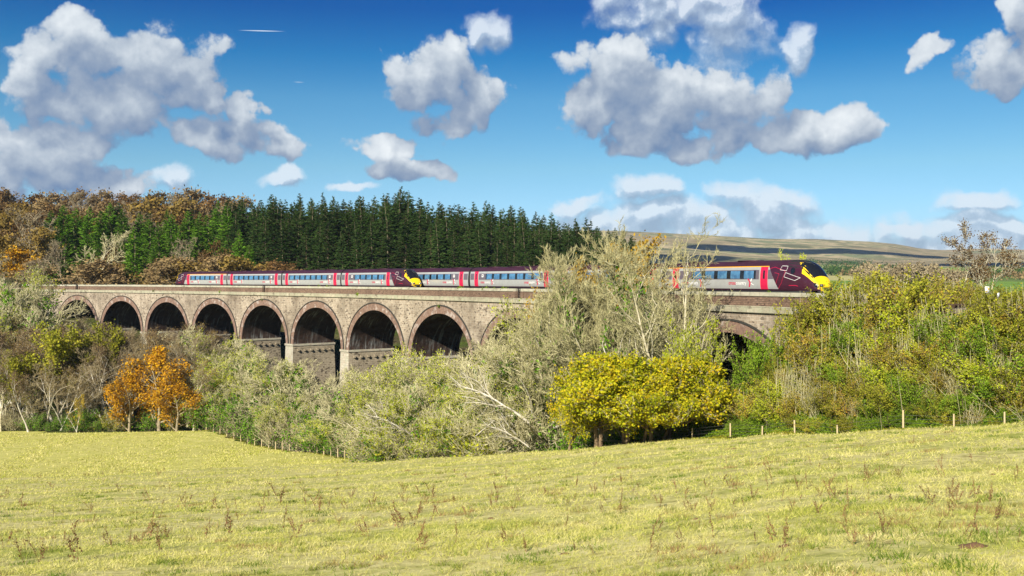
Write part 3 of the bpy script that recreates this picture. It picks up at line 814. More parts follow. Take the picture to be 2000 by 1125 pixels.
        for sg in (-1, 1):
            for k in range(nwin):
                xc = dn + step * (1.08 + k) ; m = MB()
                car.patch(m, xc - 0.74, xc + 0.74, 2.0, 2.76, 0.04, 0, sg, 4, 5)
                car.patch(m, xc - 1.05, xc - 0.745, 1.97, 2.79, 0.032, 1, sg, 2, 5); car.patch(m, xc + 0.745, xc + 1.045, 1.97, 2.79, 0.032, 1, sg, 2, 5)
                sub(m, 'window', [MATS['sky_reflect_glass'], MATS['black_glass']])
            xn = dn + step * (nwin + 1.0)
            if nwin >= 5 and abs(xn - (door1 + door2 - dn)) > 1.0:
                m = MB(); car.patch(m, xn - 0.26, xn + 0.26, 2.3, 2.7, 0.036, 0, sg, 2, 3); car.patch(m, xn - 0.13, xn + 0.13, 2.42, 2.62, 0.044, 1, sg, 2, 3)
                sub(m, 'notice', [MATS['white_paint'], MATS['grey_band']])
            # lettering and arrow near each door
            d0, d1 = sorted((door1, door2))
            for xc in (d0 + 2.7, d1 - 4.0):
                m = MB(); hgt = 0.52; px_ = 0.0
                V1, F1 = text_mesh('cross'); V2, F2 = text_mesh('country')
                w1 = V1[:, 0].max() * hgt; w2 = V2[:, 0].max() * hgt; tot = w1 + w2 + 0.08
                for V_, F_, xo, mi in ((V1, F1, 0.0, 0), (V2, F2, w1 + 0.03, 1)):
                    lx = V_[:, 0] * hgt + xo - tot / 2
                    X_ = xc + lx if sg < 0 else xc - lx
                    m.add(car.side(X_, 1.40 + V_[:, 1] * hgt, sg, 0.03), tri_fan(F_), mi)
                # arrow: red chevron with a white flash
                ax = tot / 2 + 0.12
                def ply(pp, mi, off):
                    pp = np.array(pp); lx = pp[:, 0] + ax; X_ = xc + lx if sg < 0 else xc - lx
                    m.add(car.side(X_, pp[:, 1] + 1.18, sg, off), tri_fan([list(range(len(pp)))]), mi)
                ply([(0.0,0.80),(0.22,0.80),(0.50,0.42),(0.28,0.42)], 0, 0.030); ply([(0.28,0.42),(0.50,0.42),(0.34,0.0),(0.16,0.0)], 0, 0.030)
                ply([(0.42,0.60),(0.62,0.86),(0.74,0.86),(0.56,0.50)], 1, 0.033); ply([(0.52,0.40),(0.95,0.22),(0.95,0.14),(0.50,0.30)], 1, 0.033)
                sub(m, 'lettering', [MATS['magenta_paint'], MATS['white_paint']])
        if cab:
            m = MB()
            v = np.linspace(-1, 1, 13)
            def scr(t_, k):
                top_, w_ = np.interp(t_, TT, TOPZ), np.interp(t_, TT, TW) / 1.365
                zt = 3.77 - (abs(v * k) ** 2.6) * 1.15
                y_ = np.interp(zt, HZ, HWD) * w_ * np.sign(v); z_ = ZB + (zt - ZB) * (top_ - ZB) / (3.77 - ZB)
                return np.stack([np.full(len(v), cab * (h - t_ + 0.03)), y_, z_ + 0.03], -1)
            m.grid(np.stack([scr(t_, k) for t_, k in ((.70, .74), (.85, .81), (1.2, .84), (1.6, .82), (2.0, .77), (2.3, .68))]), 0, None, cab > 0)
            sub(m, 'windscreen', [MATS['black_glass']], True)
            m = MB()
            m.grid(np.stack([scr(t_, k) + np.array([cab*-0.012, 0, -.012]) for t_, k in ((2.3, .97), (2.7, .97), (3.2, .97), (3.9, .97))]), 0, None, cab > 0)
            sub(m, 'cab_roof', [MATS['black_under']], True)
            for sg in (-1, 1):
                m = MB(); G = []
                for zz in np.linspace(1.22, 1.58, 5):
                    t0_ = np.interp(zz, TOPZ, TT)
                    G.append(car.side(cab * (h - (t0_ + np.linspace(0.0, 0.42, 5))), zz, sg, 0.03))
                m.grid(np.array(G), 0, None, (sg < 0) ^ (cab < 0))
                q = cab * (h + 0.02)
                m.box((cab * (h - 0.02), sg * 0.62, 1.36), (0.14, 0.34, 0.24), 0); m.box((cab * (h + 0.045), sg * 0.64, 1.36), (0.02, 0.16, 0.12), 1); m.box((cab * (h - .3), sg * (0.98), 1.40), (0.16, 0.02, 0.13), 1); sub(m, 'headlight', [MATS['black_glass'], MATS['lamp_glass']])
                m = MB(); th = np.linspace(0, 2*pi, 13)[:-1]
                V_ = car.side(cab * (h - 3.0) + 0.30 * np.cos(th), 2.72 + 0.3 * np.sin(th), sg, 0.03)
                m.add(V_, tri_fan([list(range(12))][::1])); sub(m, 'window', [MATS['black_glass']])
            m = MB(); m.box((cab * (h + 0.25), 0, 0.98), (0.5, 0.32, 0.26)); m.box((cab * (h - 0.1), 0, 0.7), (0.35, 1.7, 0.3)); sub(m, 'coupler', [MATS['black_under']])
        for bx in (-h + 3.4, h - 3.4):
            m = MB(); m.box((bx, 0, 0.5), (2.9, 2.2, 0.26)); th = np.linspace(0, 2*pi, 17)[:-1]
            for wx in (-1.2, 1.2):
                for sy in (-0.8, 0.8):
                    a_ = np.c_[bx + wx + 0.42*np.cos(th), np.full(16, sy - .06), 0.42 + 0.42*np.sin(th)]; b_ = a_ + np.array([0, .12, 0])
                    V_ = np.vstack([a_, b_]); m.add(V_, [[j, (j+1) % 16, 16 + (j+1) % 16, 16 + j] for j in range(16)]); m.add(a_, tri_fan([list(range(16))])); m.add(b_, tri_fan([list(range(16))]))
            sub(m, 'bogie', [MATS['black_under']])
        # roof pods
        for rx in (-h*.55, 0.0, h*.5) if not cab else (-cab*h*.6, cab*h*.1): m = MB(); m.box((rx, 0, 3.74), (2.6, 1.2, 0.16)); sub(m, 'roof_unit', [MATS['roof_paint']])
        if ci < len(cars) - 1:
            sj = s_ + 0.03; x_, y_ = curve(sj, lat); M2 = Matrix.Translation((float(x_), float(y_), EZ + ZR)) @ Matrix.Rotation(-heading(sj), 4, 'Z')
            m = MB()
            for k in range(-3, 4): m.box((k * 0.09, 0, 2.05), (0.06, 2.3 - 0.12 * (k % 2), 2.4))
            g = m.build('gangway', [MATS['black_under']], root); g.matrix_parent_inverse = inv @ M2
    return root
build_train('passenger_train', 'silver and maroon train on the near track, crossing the left half of the viaduct', 138.6, LN,
    [(23.85, 1, False, 5, 1), (22.8, 0, False, 7, -1), (22.8, 0, False, 7, -1), (23.85, -1, True, 5, -1)], None)
build_train('passenger_train', 'silver and maroon train on the far track, yellow nose at the right viaduct end', 220.3, LF,
    [(23.85, 1, True, 5, 1), (22.8, 0, False, 7, 1), (22.8, 0, False, 7, 1), (23.85, -1, False, 5, -1)], None)
# ---------------------------------------------------------------- plant materials
def leaf_mat(name, stops, clump=0.5, clump_sc=0.35, trans=0.3, rnd=0.25):
    """stops: list of colours; per-leaf random picks along them, a clump noise shifts it"""
    m = bpy.data.materials.new(name); m.use_nodes = True; nt = m.node_tree; nt.nodes.clear(); t = NT(nt)
    geo = t.n('ShaderNodeNewGeometry'); oi = t.n('ShaderNodeObjectInfo')
    n = t.noise(geo.outputs['Position'], clump_sc, 3, 0.6)
    r = geo.outputs['Random Per Island']
    f = t.m('ADD', t.m('MULTIPLY', r, 1 - clump), t.m('MULTIPLY', t.m('MULTIPLY_ADD', t.m('SUBTRACT', n, 0.5), 2.6, 0.5, clamp=True), clump))
    k = len(stops) - 1
    c = t.ramp(f, [(i / k, s) for i, s in enumerate(stops)])
    br = t.m('MULTIPLY_ADD', oi.outputs['Random'], rnd * 2, 1 - rnd)
    sc = t.n('ShaderNodeVectorMath', operation='SCALE'); t.link(c, sc.inputs[0]); t.link(br, sc.inputs['Scale'])
    d = t.n('ShaderNodeBsdfDiffuse'); t.link(sc.outputs[0], d.inputs[0])
    tr_ = t.n('ShaderNodeBsdfTranslucent'); t.link(sc.outputs[0], tr_.inputs[0])
    mx = t.n('ShaderNodeMixShader'); mx.inputs[0].default_value = trans; t.link(d.outputs[0], mx.inputs[1]); t.link(tr_.outputs[0], mx.inputs[2])
    o = t.n('ShaderNodeOutputMaterial'); t.link(mx.outputs[0], o.inputs[0]); MATS[name] = m; return m
def bark_mat(name, a, b, sc=2.0):
    m = bpy.data.materials.new(name); m.use_nodes = True; nt = m.node_tree; nt.nodes.clear(); t = NT(nt)
    geo = t.n('ShaderNodeNewGeometry'); n = t.noise(geo.outputs['Position'], sc, 4, 0.65)
    d = t.n('ShaderNodeBsdfDiffuse'); t.link(t.ramp(n, [(0.35, a), (0.65, b)]), d.inputs[0])
    o = t.n('ShaderNodeOutputMaterial'); t.link(d.outputs[0], o.inputs[0]); MATS[name] = m; return m
bark_mat('bark_cream', (0.33,0.305,0.16), (0.62,0.575,0.36))
bark_mat('bark_straw', (0.25,0.235,0.11), (0.52,0.48,0.27), 1.2)
bark_mat('bark_pale', (0.38,0.34,0.22), (0.62,0.57,0.42))
bark_mat('bark_grey', (0.20,0.165,0.105), (0.40,0.335,0.225))
bark_mat('bark_brown', (0.10,0.07,0.045), (0.24,0.175,0.11))
bark_mat('bark_birch', (0.40,0.36,0.28), (0.72,0.68,0.60))
bark_mat('bark_russet', (0.12,0.06,0.035), (0.26,0.15,0.09))
leaf_mat('needle_dark', [(0.010,0.028,0.008), (0.028,0.062,0.016), (0.052,0.10,0.022), (0.10,0.15,0.04)], 0.35, 0.5, 0.12, 0.3)
leaf_mat('needle_bright', [(0.03,0.08,0.008), (0.07,0.17,0.015), (0.13,0.27,0.02), (0.21,0.36,0.04)], 0.4, 0.5, 0.2, 0.25)
leaf_mat('leaf_ochre', [(0.10,0.08,0.025), (0.19,0.135,0.035), (0.29,0.195,0.05), (0.23,0.20,0.07)], 0.5, 0.3, 0.25)
leaf_mat('leaf_rust', [(0.08,0.045,0.02), (0.16,0.09,0.035), (0.215,0.13,0.05), (0.18,0.15,0.075)], 0.5, 0.25, 0.25)
leaf_mat('leaf_brown', [(0.15,0.10,0.05), (0.26,0.18,0.085), (0.36,0.28,0.13)], 0.5, 0.25, 0.2)
leaf_mat('leaf_orange', [(0.14,0.11,0.03), (0.30,0.18,0.03), (0.56,0.27,0.02), (0.74,0.44,0.025), (0.64,0.50,0.04)], 0.45, 0.4, 0.35, 0.1)
leaf_mat('leaf_goldbrown', [(0.20,0.13,0.02), (0.38,0.23,0.03), (0.52,0.33,0.04), (0.46,0.38,0.06)], 0.5, 0.5, 0.3, 0.1)
leaf_mat('leaf_gold', [(0.14,0.13,0.015), (0.34,0.27,0.02), (0.56,0.43,0.025), (0.60,0.40,0.03), (0.42,0.42,0.04)], 0.4, 0.6, 0.3, 0.1)
leaf_mat('leaf_yellow', [(0.09,0.13,0.01), (0.22,0.26,0.012), (0.44,0.42,0.018), (0.56,0.47,0.02), (0.56,0.33,0.02)], 0.35, 0.5, 0.3, 0.1)
leaf_mat('leaf_olive', [(0.10,0.12,0.014), (0.23,0.25,0.025), (0.38,0.37,0.04), (0.50,0.40,0.05)], 0.45, 0.4, 0.3, 0.2)
leaf_mat('leaf_green', [(0.06,0.11,0.012), (0.14,0.24,0.02), (0.25,0.37,0.03), (0.40,0.46,0.06)], 0.45, 0.4, 0.3, 0.2)
leaf_mat('leaf_lime', [(0.20,0.26,0.015), (0.36,0.44,0.025), (0.54,0.58,0.04), (0.66,0.58,0.06)], 0.4, 0.6, 0.3, 0.2)
leaf_mat('ivy', [(0.03,0.08,0.008), (0.08,0.19,0.012), (0.16,0.31,0.02), (0.26,0.42,0.05)], 0.3, 0.5, 0.2, 0.15)
leaf_mat('leaf_autumn_mix', [(0.12,0.15,0.014), (0.28,0.28,0.03), (0.42,0.32,0.05), (0.44,0.20,0.04)], 0.5, 0.45, 0.3, 0.25)
leaf_mat('dead_stalk', [(0.12,0.06,0.03), (0.22,0.12,0.06), (0.32,0.22,0.11)], 0.3, 1.0, 0.1, 0.3)
leaf_mat('twig_haze_brown', [(0.18,0.14,0.08), (0.32,0.26,0.15), (0.44,0.38,0.24)], 0.5, 0.3, 0.1, 0.2)

# ---------------------------------------------------------------- plant geometry (numpy)
def unit(v): return v / np.maximum(np.linalg.norm(v, axis=-1, keepdims=True), 1e-9)
def polyl(g, P, D, L, k, wobble, trop, tv=(0, 0, 1)):
    pts = [P]; d = D
    for i in range(k):
        d = unit(d + g.normal(0, wobble, d.shape) + trop * np.array(tv))
        pts.append(pts[-1] + d * (L / k)[:, None])
    return np.stack(pts, 1)
def tube(m, pts, R, sides, mi=0):
    """pts (n,k,3), R (n,k)"""
    n, k = pts.shape[:2]
    T = np.empty_like(pts); T[:, 1:-1] = pts[:, 2:] - pts[:, :-2]; T[:, 0] = pts[:, 1] - pts[:, 0]; T[:, -1] = pts[:, -1] - pts[:, -2]
    T = unit(T); ref = np.where(np.abs(T[:, :1, 2:3]) > 0.9, np.array([1.0, 0, 0]), np.array([0, 0, 1.0])); ref = np.broadcast_to(ref, T.shape)
    A = unit(np.cross(T, ref)); B = np.cross(T, A)
    th = np.arange(sides) * 2 * pi / sides
    V = pts[:, :, None] + R[:, :, None, None] * (A[:, :, None] * np.cos(th)[None, None, :, None] + B[:, :, None] * np.sin(th)[None, None, :, None])
    I = np.arange(n * k * sides).reshape(n, k, sides); J = np.roll(I, -1, 2)
    F = np.stack([I[:, :-1], J[:, :-1], J[:, 1:], I[:, 1:]], -1).reshape(-1, 4)
    m.add(V.reshape(-1, 3), F, mi)
def spawn(g, pts, R, m_, t0, t1, ang, dang, Lf, par_L, taper, up=0.0):
    n, k = pts.shape[:2]
    tt = (t0 + (t1 - t0) * (np.arange(m_)[None] + g.random((n, m_))) / m_)
    x = tt * (k - 1); i = np.minimum(x.astype(int), k - 2); f = x - i
    r = np.arange(n)[:, None]
    P = pts[r, i] * (1 - f[..., None]) + pts[r, i + 1] * f[..., None]
    D = unit(pts[r, i + 1] - pts[r, i]); rad = R[r, i] * (1 - f) + R[r, i + 1] * f
    a = ang + dang * g.normal(size=tt.shape)
    rnd = g.normal(size=D.shape); pr = unit(rnd - (rnd * D).sum(-1, keepdims=True) * D)
    d = unit(D * np.cos(a)[..., None] + pr * np.sin(a)[..., None] + np.array([0, 0, up]))
    L = par_L[:, None] * Lf * (1 - taper * (tt - t0) / (t1 - t0 + 1e-6)) * g.uniform(0.75, 1.2, tt.shape)
    return P.reshape(-1, 3), d.reshape(-1, 3), L.ravel(), rad.ravel()
def leaves(g, m, C, size, mi=0, flatness=0.0, aspect=0.7):
    n = len(C); a = unit(g.normal(size=(n, 3))); b = g.normal(size=(n, 3))
    if flatness: a[:, 2] *= 1 - flatness; b[:, 2] *= 1 - flatness; a = unit(a)
    b = unit(b - (b * a).sum(-1, keepdims=True) * a); s = (size * g.uniform(0.6, 1.3, n))[:, None]
    V = np.stack([C + a*s, C + b*s*aspect, C - a*s, C - b*s*aspect], 1).reshape(-1, 3)
    m.add(V, np.arange(4*n).reshape(n, 4), mi)
def blades(g, m, P, D, L, wd, mi=0):
    """thin triangles from P along D"""
    n = len(P); s = unit(np.cross(D, g.normal(size=(n, 3)))) * np.broadcast_to(wd, n)[:, None]
    V = np.stack([P - s, P + s, P + D * L[:, None]], 1).reshape(-1, 3)
    m.add(V, np.arange(3*n).reshape(n, 3), mi)
def along(g, pts, n_each, jit, t0=0.0, t1=1.0):
    n, k = pts.shape[:2]; x = g.uniform(t0, t1, (n, n_each)) * (k - 1); i = np.minimum(x.astype(int), k - 2); f = (x - i)[..., None]; r = np.arange(n)[:, None]
    P = (pts[r, i] * (1 - f) + pts[r, i+1] * f).reshape(-1, 3)
    return P + g.normal(0, jit, P.shape)
PROTOS = []
def finish(name, trunk_mb, tmat, crown_mb, cmats, extra=None, tn='trunk', cn='crown'):
    root = bpy.data.objects.new(name, None); COL.objects.link(root)
    kids = [trunk_mb.build(tn, tmat, root, True), crown_mb.build(cn, cmats, root)]
    for nm, mb, mt in (extra or []): kids.append(mb.build(nm, mt, root))
    KIDS[root.name] = kids; root['proto_h'] = 1.0; PROTOS.append(root.name)
    return root

def broadleaf(name, seed, H=14.0, fork=0.25, spread=0.55, n1=7, n2=7, n3=7, n4=6, bark='bark_cream', tw='bark_cream', leaf=None,
              lsize=0.14, nl=3, ljit=0.25, r0=0.22, tw_r=0.018, up=0.12, ivy=0, stems=1, lean=0.0, lw=0.14, l1=0.62, twig_up=0.10, leaf_t0=0.2, crook=0.16, leaf_from=3, leaf2=None):
    g = np.random.default_rng(seed); tm, cm = MB(), MB()
    P = np.zeros((stems, 3)); P[:, :2] = g.normal(0, 0.25 * (stems > 1), (stems, 2))
    D = unit(np.c_[g.normal(0, 0.06 + 0.22 * (stems > 1), (stems, 2)) + np.array([lean, 0]), np.ones(stems)])
    L = np.full(stems, H * 0.80) * g.uniform(0.85, 1.08, stems)
    p0 = polyl(g, P - D*0.6, D, L, 9, 0.07, 0.03); R = r0 * np.linspace(1, 0.12, 10)[None] * np.ones((stems, 1)) / math.sqrt(stems) * 1.1
    R[:, 0] *= 1.35; tube(tm, p0, R, 8)
    a = spawn(g, p0, R, n1, fork, 1.0, 0.85 * spread / 0.55, 0.18, l1, L, 0.55, up)
    p1 = polyl(g, a[0], a[1], a[2], 6, crook, up * 0.5); R1 = np.minimum(a[3] * 0.72, r0 * .6)[:, None] * np.linspace(1, 0.22, 7)[None]; tube(tm, p1, R1, 6)
    b = spawn(g, p1, R1, n2, 0.18, 1.0, 0.75, 0.25, 0.50, a[2], 0.45, up)
    p2 = polyl(g, b[0], b[1], b[2], 5, crook, up * 0.5); R2 = np.maximum(b[3] * 0.7, tw_r * 1.3)[:, None] * np.linspace(1, 0.35, 6)[None]; tube(cm, p2, R2, 4, 0)
    c = spawn(g, p2, R2, n3, 0.12, 1.0, 0.7, 0.25, 0.52, b[2], 0.4, twig_up)
    p3 = polyl(g, c[0], c[1], c[2], 4, 0.15, twig_up * .6); R3 = np.maximum(c[3] * 0.7, tw_r)[:, None] * np.linspace(1, 0.5, 5)[None]; tube(cm, p3, R3, 3, 0)
    last = p3
    if n4:
        e = spawn(g, p3, R3, n4, 0.1, 1.0, 0.6, 0.25, 0.62, c[2], 0.3, twig_up)
        blades(g, cm, e[0], unit(e[1]), np.maximum(e[2], 0.25), tw_r * 0.95, 0)
        p4 = np.stack([e[0], e[0] + e[1] * e[2][:, None]], 1); last = p4
    mats_ = [MATS[tw]]
    if leaf:
        src = last if leaf_from == 3 else p2
        C = along(g, src, nl, ljit, leaf_t0, 1.0); leaves(g, cm, C, lsize, 1); mats_.append(MATS[leaf])
    ex = []
    if ivy:
        im = MB(); C1 = along(g, p0, int(ivy * 260), 0.28, 0.05, 0.8); C2 = along(g, p1, int(ivy * 34), 0.30, 0.0, 0.55)
        leaves(g, im, np.vstack([C1, C2]), 0.17, 0); ex.append(('ivy', im, MATS['ivy']))
    root = finish(name, tm, MATS[bark], cm, mats_, ex)
    pts = np.concatenate([p3.reshape(-1, 3), p2.reshape(-1, 3)]); root['proto_h'] = float(np.percentile(pts[:, 2], 99.5)); root['proto_r'] = float(np.percentile(np.hypot(pts[:, 0], pts[:, 1]), 92))
    return root

def spruce(name, seed, H=22.0, rad=2.7, whorls=46, nb=7, mat_='needle_dark', droop=0.35, bare=0.12, tuft=0.34, dense=11, pw=0.85, bark='bark_grey', ragged=0.25):
    g = np.random.default_rng(seed); tm, cm = MB(), MB()
    p = polyl(g, np.array([[0, 0, -0.6]]), np.array([[0, 0, 1.0]]), np.array([H + 0.5]), 10, 0.012, 0.05); tube(tm, p, np.linspace(0.17, 0.015, 11)[None], 6)
    z = []; ts = np.linspace(bare, 0.985, whorls); 
    for t_ in ts:
        k = nb if t_ < 0.85 else 5
        z += [t_] * k
    z = np.array(z) + g.normal(0, 0.006, len(z)); az_ = g.uniform(0, 2*pi, len(z))
    r = rad * np.clip(1 - z, 0.01, 1) ** pw * g.uniform(1 - ragged, 1 + ragged, len(z)) + 0.05
    up_ = 0.35 * z - droop * (1 - z)
    D = unit(np.c_[np.cos(az_), np.sin(az_), up_]); P = np.c_[np.zeros(len(z)), np.zeros(len(z)), z * H]
    pb = polyl(g, P, D, r, 4, 0.06, 0.03); tube(cm, pb, np.full((len(z), 5), 0.03) * np.linspace(1, .4, 5), 3, 1)
    # tufts: blades hanging off both sides of each branch
    C = along(g, pb, dense, 0.05, 0.12, 1.0); Db = np.repeat(unit(pb[:, -1] - pb[:, 0]), dense, 0)
    side = unit(np.cross(Db, [0, 0, 1.0])) * np.where(g.random(len(C)) < .5, 1, -1)[:, None]
    dd = unit(Db * 0.8 + side * g.uniform(0.2, 1.1, (len(C), 1)) + np.array([0, 0, -0.35]) * g.uniform(0, 1.6, (len(C), 1)))
    kt = np.clip(np.repeat(r, dense) / rad * 1.9 + .12, .16, 1.0); blades(g, cm, C, dd, tuft * g.uniform(0.7, 1.9, len(C)) * kt, tuft * 0.26 * np.sqrt(kt), 0)
    root = finish(name, tm, MATS[bark], cm, [MATS[mat_], MATS['bark_brown']]); root['proto_h'] = H; root['proto_r'] = rad
    return root

def bush(name, seed, H=2.5, rad=1.6, n=26, leafm='leaf_olive', lsize=0.07, nl=26, bark='bark_grey', poles=0, upright=0.6, sub=5, tw_r=0.012, ljit=0.12):
    g = np.random.default_rng(seed); tm, cm = MB(), MB()
    az_ = g.uniform(0, 2*pi, n); el_ = g.uniform(0.15, 1.0, n)
    D = unit(np.c_[np.cos(az_) * (1 - upright * el_), np.sin(az_) * (1 - upright * el_), 0.5 + el_])
    P = np.c_[g.normal(0, rad * .25, (n, 2)), np.full(n, -0.2)]
    L = H * g.uniform(0.6, 1.08, n)
    p = polyl(g, P, D, L, 5, 0.12, 0.04); tube(tm, p, np.linspace(0.03, 0.009, 6)[None] * np.ones((n, 1)), 4)
    R_ = np.ones((n, 6)) * 0.02
    a = spawn(g, p, R_, sub, 0.2, 1.0, 0.6, 0.2, 0.42, L, 0.3, 0.15)
    p1 = polyl(g, a[0], a[1], a[2], 3, 0.15, 0.05); tube(cm, p1, np.full((len(a[2]), 4), tw_r), 3, 1)
    C = along(g, p1, nl, ljit, 0.05, 1.05); leaves(g, cm, C, lsize, 0)
    if poles:
        k = poles; Pp = np.c_[g.normal(0, rad*.5, (k, 2)), np.full(k, -0.2)]; Dp = unit(np.c_[g.normal(0, .06, (k, 2)), np.ones(k)])
        pp = polyl(g, Pp, Dp, H * g.uniform(0.8, 1.35, k), 4, 0.05, 0.03); tube(tm, pp, np.linspace(0.024, 0.010, 5)[None] * np.ones((k, 1)), 4, 1)
    root = finish(name, tm, [MATS[bark], MATS['bark_cream']], cm, [MATS[leafm], MATS[bark]], None, 'stems', 'foliage'); root['proto_h'] = H * 1.05; root['proto_r'] = rad
    return root

def put(pr, px, d, top=None, H=None, label=None, cat='tree', group=None, wscale=1.0, sink=0.15, rz=None, g=rng):
    """stand a copy of a plant on the ground at picture column px, distance d; top = picture row its top reaches"""
    x, y = at(px, d); z = gz(x, y)
    if H is None: H = (EZ + (HY - top) / FPX * d) - z
    H = max(H, 0.6)
    o = take(pr); k = (H + sink) / pr['proto_h']
    o.location = (x, y, z - sink); o.rotation_euler = (g.normal(0, .02), g.normal(0, .02), g.uniform(0, 6.28) if rz is None else rz)
    o.scale = (k * wscale, k * wscale, k)
    tag(o, label, cat, group); return o
def setlab(items, fmt, group, cat):
    """items: list of (object, px) ; numbered from the left"""
    items = sorted(items, key=lambda q: q[1])
    for i, (o, px) in enumerate(items):
        tag(o, fmt.replace('#', ordinal(i)), cat, group)
# ---------------------------------------------------------------- the conifer plantation and the wooded hill behind
SP = [spruce('spruce_tree', 101 + i, 22, r, w, 8, dense=18, tuft=.44, droop=dr, bare=b_, pw=p_, ragged=rg) for i, (r, w, dr, b_, p_, rg) in enumerate(
    [(4.0, 48, .25, .04, .72, .35), (3.6, 44, .18, .06, .62, .45), (4.5, 50, .32, .03, .80, .32), (3.6, 42, .15, .08, .68, .5)])]
SKY = np.array([(425,402),(460,398),(500,388),(560,386),(620,384),(680,385),(740,392),(785,368),(820,390),(880,396),(960,402),(1020,410),(1080,424),(1130,432),(1180,444),(1230,462),(1262,474)])
g = np.random.default_rng(5); rows = {}
for row, (d, x0, x1, st, dt) in enumerate([(289, 500, 1215, 25, 34), (298, 440, 1240, 20, 16), (307, 425, 1262, 19, 6), (317, 425, 1265, 20, -2), (328, 430, 1250, 22, -3)]):
    px = x0 + g.uniform(0, st)
    while px < x1:
        top = np.interp(px, SKY[:, 0], SKY[:, 1]) + dt + g.normal(0, 5.5) + (g.uniform(0, 30) if row == 0 else 0)
        if row >= 2 and g.random() < 0.3: top += 10
        o = put(SP[g.integers(4)], px, d + g.normal(0, 1.5), min(top, 500), wscale=g.uniform(0.95, 1.25), g=g)
        rows.setdefault(row, []).append((o, px)); px += st * g.uniform(0.7, 1.3)
o = put(SP[2], 784, 303, 364, label='tallest dark spruce, its crown rising above the whole plantation skyline', cat='spruce tree', group='spruces of the plantation', wscale=1.2)
RN = ['front row', 'second row', 'third row', 'fourth row', 'rearmost row']
for k, v in rows.items():
    setlab(v, 'dark spruce, # from the left in the ' + RN[k] + ' of the plantation', 'spruces of the plantation', 'spruce tree')

CY = [spruce('cypress_tree', 131 + i, 14, r, 46, 9, 'needle_bright', droop=-0.4, bare=0.02, tuft=0.34, dense=15, pw=p_, ragged=.2) for i, (r, p_) in enumerate([(2.9, .6), (3.2, .75), (2.4, .55)])]
lst = []
for px, d, top in [(98,322,412),(125,318,402),(150,325,408),(172,320,404),(200,316,412),(222,322,398),(243,318,408),(262,280,442),(292,314,428),(312,304,436),(340,312,420),
                   (352,300,440),(368,318,412),(388,310,415),(408,318,420),(432,312,392),(470,284,448),(488,282,478),(448,300,404),(327,318,410),(275,324,418)]:
    lst.append((put(CY[g.integers(3)] if top > 395 else CY[1], px, d, top, wscale=1.05), px))
setlab(lst, 'bright green conifer, # from the left on the wooded hill', 'bright green conifers on the hill', 'conifer')
lst = []
for px, d, top in [(228,326,394),(288,328,415),(445,306,388),(418,322,400),(470,300,398),(372,330,408),(338,430,377)]:
    lst.append((put(SP[g.integers(4)], px, d, top, wscale=1.15), px))
setlab(lst, 'dark blue-green spruce among the bright conifers, # from the left', 'dark spruces on the hill', 'spruce tree')

BR = [broadleaf('autumn_tree', 201, 13, 0.2, .62, 8, 6, 6, 3, 'bark_grey', 'bark_brown', 'leaf_rust', 0.26, 2, .5, tw_r=.03),
      broadleaf('autumn_tree', 202, 13, 0.2, .62, 8, 6, 6, 3, 'bark_grey', 'bark_grey', 'leaf_brown', 0.24, 2, .5, tw_r=.03),
      broadleaf('autumn_tree', 203, 13, 0.2, .62, 8, 6, 6, 3, 'bark_grey', 'bark_grey', 'leaf_ochre', 0.26, 2, .5, tw_r=.03)]
BARE = [broadleaf('bare_tree', 211, 13, 0.25, .55, 8, 7, 6, 5, 'bark_grey', 'bark_grey', None, tw_r=.03),
        broadleaf('bare_tree', 212, 13, 0.25, .5, 8, 7, 6, 5, 'bark_pale', 'bark_cream', None, tw_r=.032)]
lst = []
px = -30
while px < 460:
    d = 425 + g.normal(0, 6); top = np.interp(px, [0, 100, 180, 260, 300, 400, 430, 460], [377, 379, 377, 384, 380, 378, 384, 394]) + g.normal(2, 3)
    k = g.random(); pr = BR[0] if k < .4 else BR[1] if k < .65 else BARE[0]
    lst.append((put(pr, px, d, top, wscale=1.15, g=g), px)); px += g.uniform(16, 26)
setlab(lst, 'round autumn tree on the hill skyline, # from the left', 'trees along the hill skyline', 'tree')
lst = []
for d, y0, y1, n in ((392, 392, 402, 16), (362, 402, 430, 16), (336, 425, 470, 14)):
    for i in range(n):
        px = -20 + (480 if d > 340 else 420) * (i + g.random()) / n
        k = g.random(); pr = BR[0] if k < .35 else BR[1] if k < .6 else BR[2] if k < .7 else BARE[0]
        lst.append((put(pr, px, d + g.normal(0, 4), g.uniform(y0, y1), wscale=1.1, g=g), px))
setlab(lst, 'brown autumn tree on the hillside slope, # from the left', 'autumn trees on the hillside', 'tree')
ORG = broadleaf('oak_tree', 221, 12, 0.12, .66, 9, 7, 6, 3, 'bark_grey', 'bark_grey', 'leaf_orange', 0.24, 2, .4, tw_r=.03)
OCH = broadleaf('oak_tree', 222, 12, 0.10, .68, 9, 7, 7, 3, 'bark_grey', 'bark_grey', 'leaf_ochre', 0.22, 2, .4, tw_r=.03)
lst = []
for pr, px, d, top, ws, lab in [
    (OCH, 66, 296, 448, 1.25, 'broad golden-brown oak at the far left of the hill'),
    (ORG, 30, 288, 488, 1.3, 'orange tree low on the hill at the far left'), (BR[2], 8, 300, 470, 1.2, 'olive brown tree at the left picture edge'),
    (BARE[1], 170, 284, 448, .95, 'pale bare tree with white trunk standing out before the green conifers'),
    (BARE[0], 128, 290, 470, 1.0, 'grey bare tree between the golden oak and the white tree'),
    (BR[0], 218, 288, 478, .8, 'rusty half-bare tree right of the white-trunked tree'),
    (BARE[0], 380, 290, 463, .8, 'reddish bare tree above the tail of the left train'),
    (BR[0], 416, 288, 478, .9, 'orange-brown tree just right of the reddish bare tree'),
    (BARE[0], 30, 312, 410, 1.1, 'tall grey bare tree above the golden oak')]:
    put(pr, px, d, top, wscale=ws, label=lab, cat='tree', g=g)
lst = []
